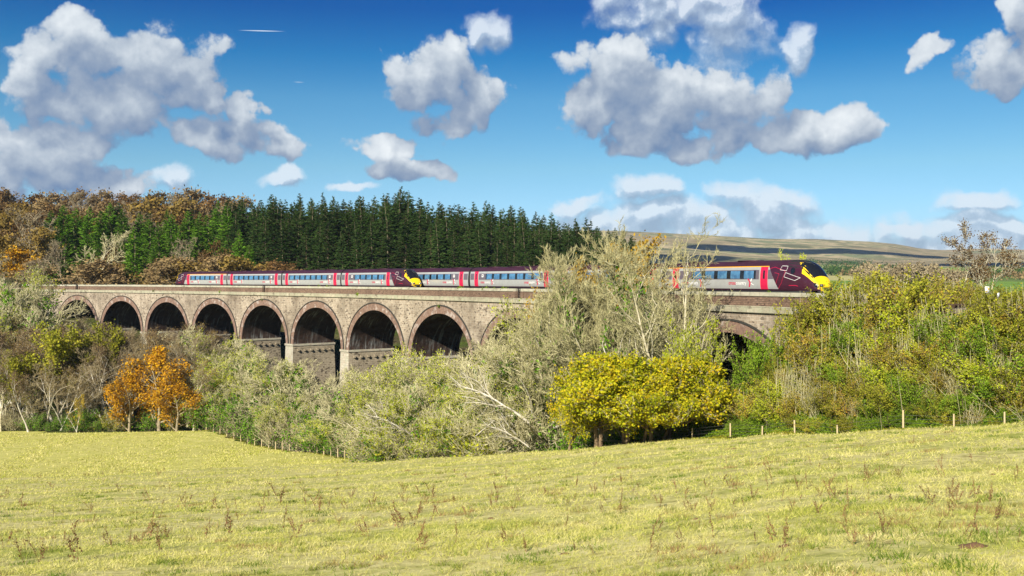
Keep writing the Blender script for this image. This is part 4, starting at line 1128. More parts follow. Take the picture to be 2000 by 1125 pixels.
for px, top in [(-10,505),(90,520),(112,512),(140,520),(160,515),(190,522),(205,512),(236,520),(285,512),(300,520),(320,510),(340,522),(358,512),(395,505),(420,508),(440,512),(462,510),(485,508),(505,512),(525,514),(548,512),(570,518),(250,525),(330,515)]:
    pr = [BR[1], BARE[0], BR[2], BR[1]][g.integers(4)] if px < 360 else BR[1] if px < 440 else BR[2] if px < 520 else BR[0]
    lst.append((put(pr, px, 279 + g.normal(0, 3), top + g.normal(0, 3), wscale=1.7, g=g), px))
setlab(lst, 'brown scrub tree just beyond the tracks, # from the left', 'scrub beyond the tracks', 'tree')

# ---------------------------------------------------------------- woodland in front of the viaduct, left
LW = [broadleaf('bare_birch', 301, 16, 0.45, .42, 7, 6, 7, 6, 'bark_birch', 'bark_brown', 'leaf_brown', .09, 1, .3, r0=.21, tw_r=.020),
      broadleaf('bare_birch', 302, 16, 0.25, .45, 8, 7, 7, 6, 'bark_birch', 'twig_haze_brown', None, r0=.20, tw_r=.020, stems=2),
      broadleaf('bare_birch', 303, 16, 0.30, .5, 8, 7, 7, 5, 'bark_pale', 'bark_grey', 'leaf_ochre', .09, 1, .3, r0=.2, tw_r=.020)]
CR = [broadleaf('ivied_tree', 311, 13, 0.18, .6, 9, 7, 7, 7, 'bark_cream', 'bark_cream', None, tw_r=.020, ivy=1.6, twig_up=.2),
      broadleaf('ivied_tree', 312, 13, 0.12, .6, 9, 7, 8, 7, 'bark_cream', 'bark_cream', 'leaf_lime', .07, 1, .2, tw_r=.019, ivy=1.0, stems=3, twig_up=.22),
      broadleaf('ivied_tree', 313, 12, 0.15, .66, 9, 8, 7, 6, 'bark_pale', 'bark_cream', None, tw_r=.021, ivy=.8, twig_up=.15, crook=.22)]
SCRUB = [bush('scrub_bush', 321, 4, 2.2, 30, 'leaf_olive', .10, 9, 'bark_cream', 0, .5, 8, .016, .2),
         bush('scrub_bush', 322, 4, 2.2, 34, 'ivy', .11, 14, 'bark_grey', 0, .4, 6, .016, .2),
         bush('scrub_bush', 323, 4, 2.2, 34, 'twig_haze_brown', .06, 8, 'bark_cream', 0, .5, 9, .018, .2)]
lst = []
for d, n, y0, y1 in ((190, 17, 690, 750), (198, 17, 655, 705), (207, 17, 640, 672), (217, 15, 632, 655)):
    for i in range(n):
        px = -45 + 445 * (i + g.uniform(.1, .9)) / n
        if d == 190 and 215 < px < 375: continue
        lift = 14 if px < 60 else 0
        lst.append((put(LW[g.integers(3)], px, d + g.normal(0, 2), g.uniform(y0, y1) - lift, wscale=g.uniform(1.0, 1.3), g=g), px))
setlab(lst, 'slender bare tree with pale trunk in the left wood, # from the left', 'bare trees of the left wood', 'tree')
OL = broadleaf('olive_leaved_tree', 331, 14, .2, .55, 9, 7, 6, 4, 'bark_grey', 'bark_grey', 'leaf_olive', .17, 4, .35)
BE = broadleaf('beech_tree', 332, 12, .08, .66, 11, 8, 6, 4, 'bark_grey', 'bark_grey', 'leaf_orange', .14, 3, .35)
put(OL, 112, 196, 638, label='olive-leaved tree in the left wood, tallest leafy one there', wscale=1.0, g=g)
put(OL, 205, 205, 636, label='smaller olive-leaved tree below the second arch', wscale=.8, g=g)
put(OL, 38, 192, 690, label='low olive-leaved tree near the left picture edge', wscale=.9, g=g)
put(OL, 165, 200, 665, label='olive-leaved tree in the wood, between the two taller ones', wscale=.8, g=g)
put(BE, 312, 187, 684, label='bright orange beech standing before the viaduct piers', wscale=1.0, g=g)
put(BE, 252, 186, 735, label='lower orange beech left of the tall one', wscale=1.1, g=g)
put(BE, 345, 184, 752, label='orange beech with spreading boughs at the field corner', wscale=1.3, g=g)
put(broadleaf('beech_tree', 333, 12, .1, .5, 8, 6, 5, 4, 'bark_birch', 'bark_grey', 'leaf_gold', .14, 2, .3), 148, 185.5, 772, label='small yellow-leaved sapling at the edge of the left wood', wscale=.6, g=g)
lst = []
for i in range(30):
    px = -20 + 420 * (i + g.random()) / 30
    lst.append((put(SCRUB[g.choice([0, 1, 2])], px, 188 + g.uniform(0, 3), g.uniform(795, 828), wscale=1.1, g=g), px))
setlab(lst, 'low dark bush at the foot of the left wood, # from the left', 'bushes along the left wood edge', 'bush')
lst = []
for px, d, top in [(-10,232,560),(20,228,545),(45,236,530),(62,226,560),(85,232,572),(105,240,588),(5,222,590),(40,220,610),(75,222,600),(100,226,615),(125,236,612),(150,240,628),(-30,225,560),(182,244,630)]:
    lst.append((put(CR[g.integers(3)] if px < 90 else LW[1], px, d, top, wscale=1.1, g=g), px))
setlab(lst, 'grey ivy-hung tree at the left end of the viaduct, # from the left', 'ivied trees at the left abutment', 'tree')

# ---------------------------------------------------------------- cream twiggy trees below the middle arches
lst = []
def mass(xs, dfun, tops, n, jd=2.0, jt=10, protos=CR, ws=(1.0, 1.3)):
    for i in range(n):
        px = xs[0] + (xs[1] - xs[0]) * (i + g.uniform(0.1, .9)) / n
        d = dfun(px) + g.normal(0, jd); top = np.interp(px, *tops) + g.normal(0, jt)
        lst.append((put(protos[g.integers(len(protos))], px, d, top, wscale=g.uniform(*ws), g=g), px))
edg = lambda px: float(np.interp(px, FL[:, 0], FL[:, 1]))
vd = lambda px: float(np.interp(px, [391, 481, 577, 680, 794, 924, 1076, 1263, 1508], [221, 207, 192, 176, 160, 143.5, 126, 108.7, 90.7]))
mix_ = lambda f: (lambda px: (edg(px) if px < 760 else edg(px) + 4) * (1 - f) + vd(px) * f)
mass((375, 960), mix_(.72), ([375, 480, 560, 620, 680, 740, 800, 860, 960], [660, 662, 700, 735, 725, 705, 692, 700, 690]), 19)
mass((370, 980), mix_(.42), ([370, 450, 560, 640, 700, 780, 850, 980], [700, 683, 708, 745, 738, 725, 715, 705]), 20)
mass((380, 1000), mix_(.20), ([380, 500, 640, 700, 800, 900, 1000], [765, 740, 785, 782, 765, 750, 740]), 22, jt=16)
mass((960, 1110), mix_(.6), ([960, 1040, 1110], [690, 630, 560]), 6)
mass((980, 1110), mix_(.2), ([980, 1110], [715, 660]), 6)
setlab(lst, 'cream twiggy tree hung with ivy before the middle arches, # from the left', 'twiggy trees before the middle arches', 'tree')
lst = []
for i in range(46):
    px = 392 + 700 * (i + g.random()) / 46
    d = edg(px) + 4.0 + g.uniform(0, 3.5) + (1.5 if px > 760 else 0); ybase = np.interp(px, [400, 560, 720, 1000, 1350], [838, 868, 898, 885, 858])
    lst.append((put(SCRUB[g.integers(3)], px, d, ybase - g.uniform(35, 80), wscale=1.0, g=g), px))
setlab(lst, 'tangled scrub bush behind the field edge, # from the left', 'scrub along the field edge', 'bush')

# ---------------------------------------------------------------- the big trees right of the middle
BIG = broadleaf('large_bare_tree', 401, 19, 0.14, .66, 16, 10, 9, 7, 'bark_pale', 'bark_straw', None, tw_r=.020, r0=.40, ivy=2.2, stems=3, twig_up=.22, crook=.2)
BIG2 = broadleaf('large_bare_tree', 402, 17, 0.12, .7, 13, 9, 8, 6, 'bark_birch', 'bark_straw', None, tw_r=.019, r0=.42, ivy=1.4, stems=2, twig_up=.25, crook=.2, lean=-.25)
GLD = broadleaf('golden_tree', 403, 15, .2, .5, 9, 7, 7, 5, 'bark_pale', 'bark_cream', 'leaf_goldbrown', .11, 2, .22, tw_r=.017)
THIN = broadleaf('slender_tree', 404, 18, .16, .46, 13, 6, 5, 4, 'bark_pale', 'bark_straw', None, tw_r=.016, r0=.19, stems=2, crook=.26, up=.25, l1=.42, lean=.05)
MAP = broadleaf('field_maple', 405, 7, .36, .80, 13, 8, 8, 3, 'bark_brown', 'bark_cream', 'leaf_yellow', .08, 5, .16, tw_r=.012, r0=.2, stems=2, twig_up=.16, up=.16, l1=.72, leaf_t0=.1)
YS = broadleaf('yellow_leaved_sapling', 406, 9, .1, .5, 8, 6, 5, 3, 'bark_pale', 'bark_cream', 'leaf_lime', .085, 2, .12, tw_r=.012, r0=.10, stems=3)
def one(pr, px, d, top, lab, ws=1.0, rz=None, cat='tree'):
    return put(pr, px, d, top, label=lab, cat=cat, wscale=ws, rz=rz, g=g)
one(BIG, 1215, 101, 474, 'largest bare cream-twigged tree, reaching above the train roofs', 1.0)
one(BIG, 1160, 106, 500, 'big bare tree left of the largest one, before the gap between carriages', 1.0)
one(BIG2, 1125, 103, 560, 'bare tree spreading leftward above the yellow maple', .95, 0.3)
one(BIG2, 1262, 98, 575, 'grey ivied tree between the largest tree and the slender one', .6, 2.5)
one(BIG2, 1085, 108, 640, 'leaning pale-limbed tree left of the yellow maple', .8, 0.1)
one(BIG, 1185, 108, 498, 'tall bare tree close behind the largest one', 1.0, 3.0)
one(BIG2, 1240, 96, 590, 'broad bare tree low before the largest one', 1.0, 1.7)
one(BIG, 1090, 110, 545, 'rounded bare tree right of the ninth arch', .62, 1.0)
one(GLD, 1196, 112, 466, 'golden-brown treetop behind the largest bare tree', .9)
one(GLD, 1250, 113, 482, 'russet-gold treetop right of the higher golden one', .8)
one(GLD, 1096, 115, 515, 'small gold-leaved tree just before the train side', .55)
one(THIN, 1318, 90, 424, 'tall slender nearly bare tree crossing the front carriage', .95, 1.2)
one(THIN, 1345, 93, 520, 'shorter slender tree behind the tall one', .8, 0.2)
for px, d, top, lab, ws, rz in [(1232, 84.5, 698, 'largest yellow-leaved maple at the edge of the near field', 1.15, .6), (1308, 85.5, 704, 'yellow maple just right of the largest one', 1.0, 2.0),
    (1160, 85.5, 724, 'yellow maple just left of the largest one', 1.15, 4.0), (1112, 86.5, 762, 'small yellow maple at the left end of the clump', .85, 3.1), (1275, 83.8, 722, 'low front maple between the two tallest yellow ones', 1.1, 1.2)]:
    one(MAP, px, d, top, lab, ws, rz)
one(BIG2, 1245, 92, 640, 'pale bare tree directly behind the yellow maples', .8, 5.0)
one(YS, 1368, 88, 665, 'sparse lime-yellow sapling left of the dark last arch', .6)
one(YS, 1342, 89, 615, 'taller sparse sapling under the slender tree', .55)
# fallen limb
g2 = np.random.default_rng(77); m = MB(); x, y = at(1010, 98); z = gz(x, y)
p0 = polyl(g2, np.array([[1.2, 0.5, 0.6]]), unit(np.array([[-1.0, -0.1, 0.55]])), np.array([7.5]), 8, .07, .02)
R_ = np.linspace(.14, .03, 9)[None]; tube(m, p0, R_, 7)
a = spawn(g2, p0, R_, 9, .25, 1, .6, .2, .5, np.array([7.5]), .4, .1); p1 = polyl(g2, a[0], a[1], a[2], 5, .15, .02); R1 = np.linspace(.05, .016, 6)[None] * np.ones((9, 1)); tube(m, p1, R1, 5)
b = spawn(g2, p1, R1, 7, .2, 1, .7, .2, .5, a[2], .4, .1); p2 = polyl(g2, b[0], b[1], b[2], 3, .15, .02); tube(m, p2, np.full((63, 4), .014), 3)
for i, (px, d, yy, rz, k, lab) in enumerate([(1008, 97.5, 815, 0, 1.0, 'bleached fallen limb sloping down toward the field, biggest of the pale boughs'), (800, 116, 850, .5, .9, 'pale dead bough low in the scrub left of the bleached limb'), (1020, 97, 858, .2, .6, 'short pale bough under the bleached fallen limb')]):
    if i == 0: fl = m.build('fallen_limb', MATS['bark_birch'], None, True); o = fl
    else: o = fl.copy(); COL.objects.link(o)
    x, y = at(px, d); o.location = (x, y, max(gz(x, y), EZ + (HY - yy) / FPX * d - 1.2)); o.rotation_euler = (0, 0, rz); o.scale = (k, k, k); tag(o, lab, 'fallen branch', 'pale fallen boughs')
# dark undergrowth below the maple and left of it
lst = []
for i in range(26):
    px = 1060 + 370 * (i + g.random()) / 26
    lst.append((put(SCRUB[1], px, edg(px) + 4.5 + g.uniform(0, 5), np.interp(px, [1060, 1430], [850, 815]) - g.uniform(0, 22), wscale=1.1, g=g), px))
setlab(lst, 'dark ivy thicket beneath the maples, # from the left', 'thickets beneath the maples', 'bush')

# ---------------------------------------------------------------- the brushy embankment on the right
BK = [bush('embankment_shrub', 501, 3, 1.5, 26, 'leaf_olive', .07, 30, 'bark_brown', 1, .6, 7, ljit=.10),
      bush('embankment_shrub', 502, 3, 1.5, 24, 'leaf_green', .075, 32, 'bark_brown', 1, .5, 7, ljit=.10),
      bush('embankment_shrub', 503, 3, 1.4, 24, 'leaf_lime', .07, 28, 'bark_grey', 2, .5, 7, ljit=.10),
      bush('embankment_shrub', 504, 3, 1.4, 26, 'leaf_autumn_mix', .065, 26, 'bark_grey', 3, .7, 7, ljit=.10),
      bush('embankment_shrub', 505, 3.4, 1.2, 20, 'leaf_autumn_mix', .050, 10, 'bark_cream', 9, .9, 7, ljit=.10)]
BK.append(bush('coppice_stems', 506, 3.4, 1.3, 8, 'leaf_autumn_mix', .05, 6, 'bark_cream', 22, .9, 4, ljit=.10))
def bank(px, t_):
    """t_ 0 at the foot fence, 1 at the track edge"""
    px_, d0 = px, edg(px) + 2.0
    d1 = float(np.interp(px, [1400, 1508, 1680, 1855, 2110, 2560], [95, 89, 79, 71, 61, 49]))
    return d0 + (d1 - d0) * t_
lst = []
for t_, n in ((.06, 30), (.2, 36), (.36, 38), (.5, 38), (.64, 36), (.78, 34), (.9, 28)):
    for i in range(n):
        px = 1415 + 640 * (i + g.uniform(0, 1)) / n
        if (px < 1490 and t_ > .45) or (px < 1560 and t_ > .7): continue
        d = bank(px, t_) + g.normal(0, .5); k = g.random()
        pr = BK[1] if k < .22 else BK[0] if k < .42 else BK[3] if k < .62 else BK[2] if k < .78 else BK[4]
        if t_ < .15: pr = BK[1] if k < .7 else BK[0]
        h = g.uniform(1.0, 2.3) * (1.0 if t_ > .15 else .55)
        if px < 1560 and t_ > .45: h = min(h, 1.3)
        if t_ > .85: h = min(h, 1.9) * (1.0 if px > 1640 else .85)
        lst.append((t_, put(pr, px, d, H=h, wscale=g.uniform(1.1, 1.4), g=g), px))
for tv_, nm in ((.06, 'foot'), (.2, 'lower slope'), (.36, 'lower middle'), (.5, 'middle'), (.64, 'upper middle'), (.78, 'upper slope'), (.9, 'top')):
    setlab([(o, px) for t_, o, px in lst if t_ == tv_], 'leafy shrub on the ' + nm + ' of the right embankment, # from the left', 'shrubs on the right embankment', 'shrub')
lst = []
for i in range(30):
    px = 1650 + 420 * (i + g.random()) / 30; d = bank(px, 1.0) + g.choice([-.8, 10.5, 12.5]) ; 
    top = g.uniform(538, 572) + (12 if px > 1880 else 0) - (8 if 1660 < px < 1790 else 0)
    lst.append((put(BK[[0, 3, 0, 4][g.integers(4)]], px, d, top, wscale=1.1, g=g), px))
setlab(lst, 'olive shrub beside the tracks at the right, # from the left', 'shrubs beside the tracks', 'shrub')
for px, t_, top, pr, lab in [(1770, .75, 590, BK[2], 'yellow-green shrub high on the embankment'), (1600, .5, 640, BK[3], 'tall mixed shrub halfway up the embankment'), (1552, .72, 596, BK[0], 'olive shrub covering the spandrel below the train nose'), (1588, .8, 580, BK[3], 'russet-tinged shrub against the parapet end'), (1628, .85, 566, BK[0], 'olive shrub just below the yellow train nose'), (1490, .6, 650, BK[1], 'dense green bush partly covering the last arch'), (1452, .6, 700, BK[1], 'green bush inside the mouth of the last arch')]:
    put(pr, px, bank(px, t_), top, label=lab, cat='shrub', wscale=.6 if px < 1600 else 1.0, g=g)
lst = []
for i in range(22):
    px = 1520 + 500 * (i + g.random()) / 22; t_ = g.choice([.4, .55, .7, .85])
    if px < 1600 and t_ > .5: t_ = .35
    lst.append((put(BK[5], px, bank(px, t_) - .4, H=g.uniform(1.9, 3.3), wscale=g.uniform(.9, 1.3), g=g), px))
setlab(lst, 'cluster of upright pale stems on the right embankment, # from the left', 'coppiced stems on the embankment', 'shrub')
for i in range(14):
    px = 2080 + 34 * i; put(BK[i % 4], px, bank(px, g.uniform(.2, .8)), H=g.uniform(2.2, 3.2), label='bushy shrub further right along the embankment, ' + ordinal(i) + ' beyond the signs', cat='shrub', group='shrubs further along', wscale=1.6, g=g)
# brambles: ground cover nobody could count
def cover(name, n, pts_fn, size, mats_, label, hmax):
    m = MB(); P = pts_fn(n); leaves(g, m, P, size, 0); o = m.build(name, mats_); tag(o, label, None, None, 'stuff'); return o
def brambles(n):
    px = 1360 + 760 * g.random(n); t_ = g.random(n) ** 1.0 * 1.0
    d0 = np.interp(px, FL[:, 0], FL[:, 1]) + 1.0; d1 = np.interp(px, [1360, 1508, 1680, 1855, 2110], [99, 89, 79, 71, 61]); d = d0 + (d1 - d0) * t_
    X = (px - 1000) / FPX * d; Z = EZ + height(X, d) + np.abs(wob(X, d, 1.4, 9)) * .7 * g.random(n) + .05
    return np.c_[X, d, Z]
cover('bramble_cover', 120000, brambles, 0.08, MATS['leaf_green'], 'brambles and low greenery covering the right embankment', 1)
def verge(n):
    px = 385 + 1700 * g.random(n) ** 1.0; d = np.interp(px, FL[:, 0], FL[:, 1]) + g.normal(0.8, 1.0, n)
    X = (px - 1000) / FPX * d; Z = EZ + height(X, d) + .25 * g.random(n) * np.abs(wob(X, d, 2.0, 3)); return np.c_[X, d, Z]
cover('verge_weeds', 26000, verge, 0.06, MATS['leaf_olive'], 'low weeds along the field edge fence', 1)
# lone tree at the right
LT = broadleaf('rowan_tree', 601, 6, .25, .62, 8, 6, 5, 4, 'bark_pale', 'bark_pale', 'leaf_rust', .05, 3, .12, tw_r=.012, r0=.10, stems=2, ivy=0)
one(LT, 1922, 86, 436, 'lone rust-leaved tree standing beyond the tracks at the right', .9, 1.0)
one(YS, 1540, 104, 492, 'tiny yellow treetop behind the front carriage roof', .5)

# grey belt of far trees and far woodland
FT = broadleaf('belt_tree', 611, 13, .22, .55, 7, 5, 5, 4, 'bark_pale', 'bark_grey', 'twig_haze_brown', .3, 1, .5, tw_r=.06, r0=.35)
lst = []
for i in range(17):
    px = 1690 + 190 * (i + g.random()) / 17
    lst.append((put(FT, px, 560 + g.normal(0, 12), 518 + g.normal(0, 3), wscale=1.15, g=g), px))
setlab(lst, 'grey leafless tree in the far belt beneath the moor, # from the left', 'far belt of grey trees', 'tree')
def farwood(seed, lines, n, h, mat_, label):
    gg = np.random.default_rng(seed); m = MB()
    for (x0, d0, x1, d1, w_) in lines:
        f = gg.random(n); px = x0 + (x1 - x0) * f; d = d0 + (d1 - d0) * f + gg.normal(0, w_, n); X = (px - 1000) / FPX * d
        Z = EZ + height(X, d); hh = h * gg.uniform(.5, 1.1, n)
        k = 26; C = np.repeat(np.c_[X, d, Z + hh * .55], k, 0) + gg.normal(0, 1, (n*k, 3)) * np.repeat(np.c_[hh*.36, hh*.36, hh*.26], k, 0)
        C[:, 2] = np.maximum(C[:, 2], np.repeat(Z, k))
        leaves(gg, m, C, h * .13, 0)
    o = m.build('far_woodland', MATS[mat_]); tag(o, label, None, None, 'stuff')
farwood(1, [(1640, 1250, 1780, 1180, 15), (1240, 1500, 1500, 1580, 12), (1380, 2000, 1720, 1900, 40), (1700, 900, 1840, 920, 10), (1850, 1100, 2100, 1000, 60)], 60, 9, 'leaf_brown', 'far brown woods and hedgerow trees below the moor')
farwood(2, [(1210, 1750, 1500, 1650, 60), (1500, 1600, 1780, 1450, 50), (1620, 1250, 1780, 1300, 20), (1880, 1150, 2100, 1200, 60), (1250, 1900, 1400, 1980, 15), (1560, 2300, 1700, 2200, 25)], 80, 11, 'needle_dark', 'far dark woods on the lower moor slopes')

# ---------------------------------------------------------------- fences
def fence(name, label, posts, hts, wd):
    f = empty(name, (0, 0, 0)); pts = []
    for (px, d), h in zip(posts, hts):
        x, y = at(px, d); z = gz(x, y); pts.append((x, y, z, h))
    f.location = pts[0][:3]; tag(f, label, 'fence')
    for x, y, z, h in pts:
        m = MB(); th = np.linspace(0, 2*pi, 9)[:-1]; r = wd * g.uniform(.85, 1.15); tl = g.normal(0, .03, 2)
        a_ = np.c_[r*np.cos(th), r*np.sin(th), np.full(8, -.3)]; b_ = np.c_[r*np.cos(th)*.92 + tl[0]*h, r*np.sin(th)*.92 + tl[1]*h, np.full(8, h)]
        m.add(np.vstack([a_, b_]), [[j, (j+1) % 8, 8 + (j+1) % 8, 8 + j] for j in range(8)]); m.add(b_, tri_fan([list(range(8))]))
        o = m.build('post', MATS['timber'], f); o.location = (x - pts[0][0], y - pts[0][1], z - pts[0][2])
    m = MB(); P_ = np.array([p[:3] for p in pts]) - np.array(pts[0][:3])
    for hh in (.25, .5, .75, .98):
        q = P_ + np.array([0, 0, hh]); tube(m, q[None], np.full((1, len(q)), .010), 3)
    m.build('wire', MATS['wire'], f)
pp = [(px, edg(px) - .2) for px in np.r_[np.linspace(402, 700, 23), 726]]
fence('post_and_wire_fence', 'post and wire fence running down the edge of the lower field', pp, [1.3] * len(pp), .08)
pp = [(1163, edg(1163) + .8), (1255, edg(1255) + .8), (1352, edg(1352) + .6), (1427, edg(1427) + 1), (1489, edg(1489) + .8), (1553, edg(1553) + .8), (1636, edg(1636) + .8), (1765, edg(1765) + .6), (1864, edg(1864) + .6), (1963, edg(1963) + .5), (2070, edg(2070) + .5)]
fence('post_and_wire_fence', 'taller wooden post fence along the foot of the right embankment', pp, [.9, .9, 1.05, 1.1, .95, 1.0, .95, 1.3, 1.15, 1.3, 1.3], .06)
# wooden rail fence and signs by the tracks
x0, y0_ = at(1822, 88); zt = EZ + (HY - 563) / FPX * 88
f = empty('rail_fence', (x0, y0_, gz(x0, y0_))); tag(f, 'weathered wooden rail fence beside the tracks at the right', 'fence')
dz = zt - f.location.z
for k, px in enumerate((1824, 1862, 1900)):
    x, y = at(px, 88); m = MB(); m.box((0, 0, dz/2), (.16, .16, dz + .5)); o = m.build('post', MATS['weathered_timber'], f); o.location = (x - x0, y - y0_, 0)
for hh in (dz - .12, dz - .7):
    m = MB(); L_ = (1905 - 1818) / FPX * 88; m.box((L_/2 - .2, -.11, hh), (L_, .05, .13)); m.build('rail', MATS['weathered_timber'], f)
def sign(px, y, d, w_, h_, lab, red, tilt=0.0):
    x, yy = at(px, d); z = gz(x, yy); zc = EZ + (HY - y) / FPX * d
    s = empty('trackside_sign', (x, yy, z), tilt); tag(s, lab, 'sign', 'trackside signs')
    m = MB(); m.box((0, .05, (zc - z)/2 - .15), (.07, .07, zc - z + .5)); m.build('post', MATS['weathered_timber'], s)
    m = MB(); m.box((0, 0, zc - z), (w_, .03, h_), 0); m.build('board', MATS['white_paint'], s)
    if red:
        m = MB(); m.box((w_*.3, -.02, zc - z + h_*.15), (w_*.28, .006, h_*.3), 0); m.box((-w_*.1, -.02, zc - z - h_*.2), (w_*.4, .006, h_*.12), 0); m.box((-w_*.25, -.02, zc - z + h_*.3), (w_*.2, .006, h_*.18), 0); m.build('symbol', MATS['orange_stripe'], s)
sign(1928, 566, 72.5, .30, .46, 'white trackside sign with orange marks', True)
sign(1950, 576, 72, .20, .30, 'smaller plain white trackside sign', False, .4)

# ---------------------------------------------------------------- field: grass blades, weeds, molehills
def grass_pts(n, dlo, dhi):
    # density falls with distance squared
    u = g.uniform(-.56, .56, n); d = np.exp(g.uniform(np.log(dlo), np.log(dhi), n))
    ok = d < np.interp(u, CPU, CDC) + 1.5; u, d = u[ok], d[ok]; X = u * d
    return X, d
leaf_mat('grass_blade', [(0.18,0.22,0.03), (0.42,0.46,0.07), (0.64,0.61,0.18), (0.76,0.70,0.30), (0.82,0.73,0.42)], 0.45, 0.5, 0.35, 0.0)
leaf_mat('grass_tuft', [(0.06,0.11,0.015), (0.14,0.22,0.03), (0.26,0.30,0.06), (0.38,0.26,0.12), (0.30,0.20,0.09)], 0.8, 0.35, 0.3, 0.0)
m = MB()
for n, dlo, dhi, k, ln, wd in ((34000, 13.5, 32, 5, .12, .0065), (52000, 24, 115, 4, .15, .012)):
    X, Dd = grass_pts(n, dlo, dhi); keep = wob(X, Dd, 1.1, 21) + g.normal(0, .5, len(X)) > -.25; X, Dd = X[keep], Dd[keep]
    Z = EZ + height(X, Dd); P_ = np.repeat(np.c_[X, Dd, Z - .01], k, 0) + g.normal(0, .05 * (1 if wd < .01 else 2), (len(X)*k, 3)) * np.array([1, 1, 0])
    sc_ = np.repeat(np.clip(Dd / 40, .8, 2.2), k)
    Dr = unit(g.normal(0, .75, (len(P_), 3)) * np.array([1, 1, .2]) + np.array([.15, 0, .8])); blades(g, m, P_, Dr, ln * g.uniform(.5, 1.3, len(P_)) * sc_**.3, wd * sc_, 0)
n = 90000; u_ = g.uniform(-.56, .08, n); d_ = g.uniform(118, 188, n); X = u_ * d_; ok = d_ < edge(X, d_) - .5; X, d_ = X[ok], d_[ok]
keep = wob(X, d_, 2.5, 31) + g.normal(0, .6, len(X)) > .1; X, d_ = X[keep], d_[keep]
blades(g, m, np.c_[X, d_, EZ + height(X, d_) - .02], unit(g.normal(0, .6, (len(X), 3)) * np.array([1, 1, .2]) + np.array([.1, 0, .6])), g.uniform(.15, .4, len(X)), .06, 0)
# rank green tufts and dead straw
for cn_, cs_, ln_ in ((130, .28, .17), (420, .16, .15)):
    X, Dd = grass_pts(cn_, 14, 80); X = np.repeat(X, 60) + g.normal(0, cs_, len(X)*60); Dd = np.repeat(Dd, 60) + g.normal(0, cs_ * 1.2, len(Dd)*60)
    Dr = unit(g.normal(0, .6, (len(X), 3)) * np.array([1, 1, .2]) + np.array([0, 0, .9])); blades(g, m, np.c_[X, Dd, EZ + height(X, Dd) - .02], Dr, ln_ * g.uniform(.5, 1.4, len(X)), .012 * np.clip(Dd / 30, 1, 3), 1)
o = m.build('grass', [MATS['grass_blade'], MATS['grass_tuft']]); tag(o, 'pale dry grass blades of the near field', None, None, 'stuff')
def dock(seed, H, n, leafy):
    gg = np.random.default_rng(seed); m = MB()
    k = gg.integers(1, 4); P_ = np.c_[gg.normal(0, .05, (k, 2)), np.full(k, -.05)]; D_ = unit(np.c_[gg.normal(0, .25, (k, 2)), np.ones(k)])
    p = polyl(gg, P_, D_, H * gg.uniform(.6, 1.05, k), 6, .07, .02); R_ = np.linspace(.008, .003, 7)[None] * np.ones((k, 1)); tube(m, p, R_, 4)
    a = spawn(gg, p, R_, 7, .35, 1, .6, .2, .28, np.full(k, H), .4, .1); p1 = polyl(gg, a[0], a[1], a[2], 3, .1, .05); tube(m, p1, np.full((len(a[2]), 4), .003), 3)
    leaves(gg, m, along(gg, p1, n, .018), .018, 0); leaves(gg, m, along(gg, p, n*3, .02, .4, 1), .024, 0)
    leaves(gg, m, along(gg, p, 4 + 8*leafy, .05, .0, .7), .045, 0)
    return m.build('dock_weed', MATS['dead_stalk'])
DK = [dock(701 + i, 1.0, 7 + i, i % 2) for i in range(5)]; used_d = set(); lst = []
spots = [(50,1098,.9),(150,1100,.95),(75,1098,.7),(120,1060,.6),(140,1040,.7),(178,1020,.6),(283,1052,.85),(445,1040,.95),(545,985,1.1),(555,1030,.7),(575,1055,.7),(600,985,.6),(620,1000,.8),(785,1035,.8),(812,1030,.7),(788,985,.6),
 (1070,965,.6),(1160,970,.7),(1380,960,.5),(1385,975,.6),(1440,960,.6),(1505,925,.7),(1587,915,.6),(1630,975,.6),(1690,940,.8),(1700,940,.6),(1785,880,.6),(1840,915,.8),(1845,925,.7),(1900,900,.7),(1988,925,.8),(1430,965,.6),(1320,965,.6),(1985,935,.5),(10,1060,.7)]
for i in range(235):
    spots.append((g.uniform(0, 2000), g.choice([g.uniform(905, 1000), g.uniform(940, 1080)]), g.uniform(.25, .75)))
for px, y, h in spots:
    u = (px - 1000) / FPX; Dc, b_ = crest(u); v_ = (y - HY) / FPX
    if v_ <= b_ + 3.0 / Dc * 1.02: y = HY + FPX * (b_ + 3.0/Dc*1.06); v_ = (y - HY) / FPX
    d = 3.0 / (v_ - b_); x = u * d; k = g.integers(5); o = DK[k] if k not in used_d else DK[k].copy()
    if k in used_d: COL.objects.link(o)
    used_d.add(k); o.location = (x, d, gz(x, d)); o.rotation_euler = (0, 0, g.uniform(0, 6.28)); s_ = h * 1.1 * (1.0 if px < 1000 else .7); o.scale = (s_, s_, s_); lst.append((o, px))
for k in range(5):
    if k not in used_d: bpy.data.objects.remove(DK[k])
setlab(lst, 'dry brown dock stalk in the near field, # from the left', 'dock stalks in the field', 'weed')
flat('bare_earth', (0.16,0.09,0.05), 0.95, var=.4, sc=8)
lst = []
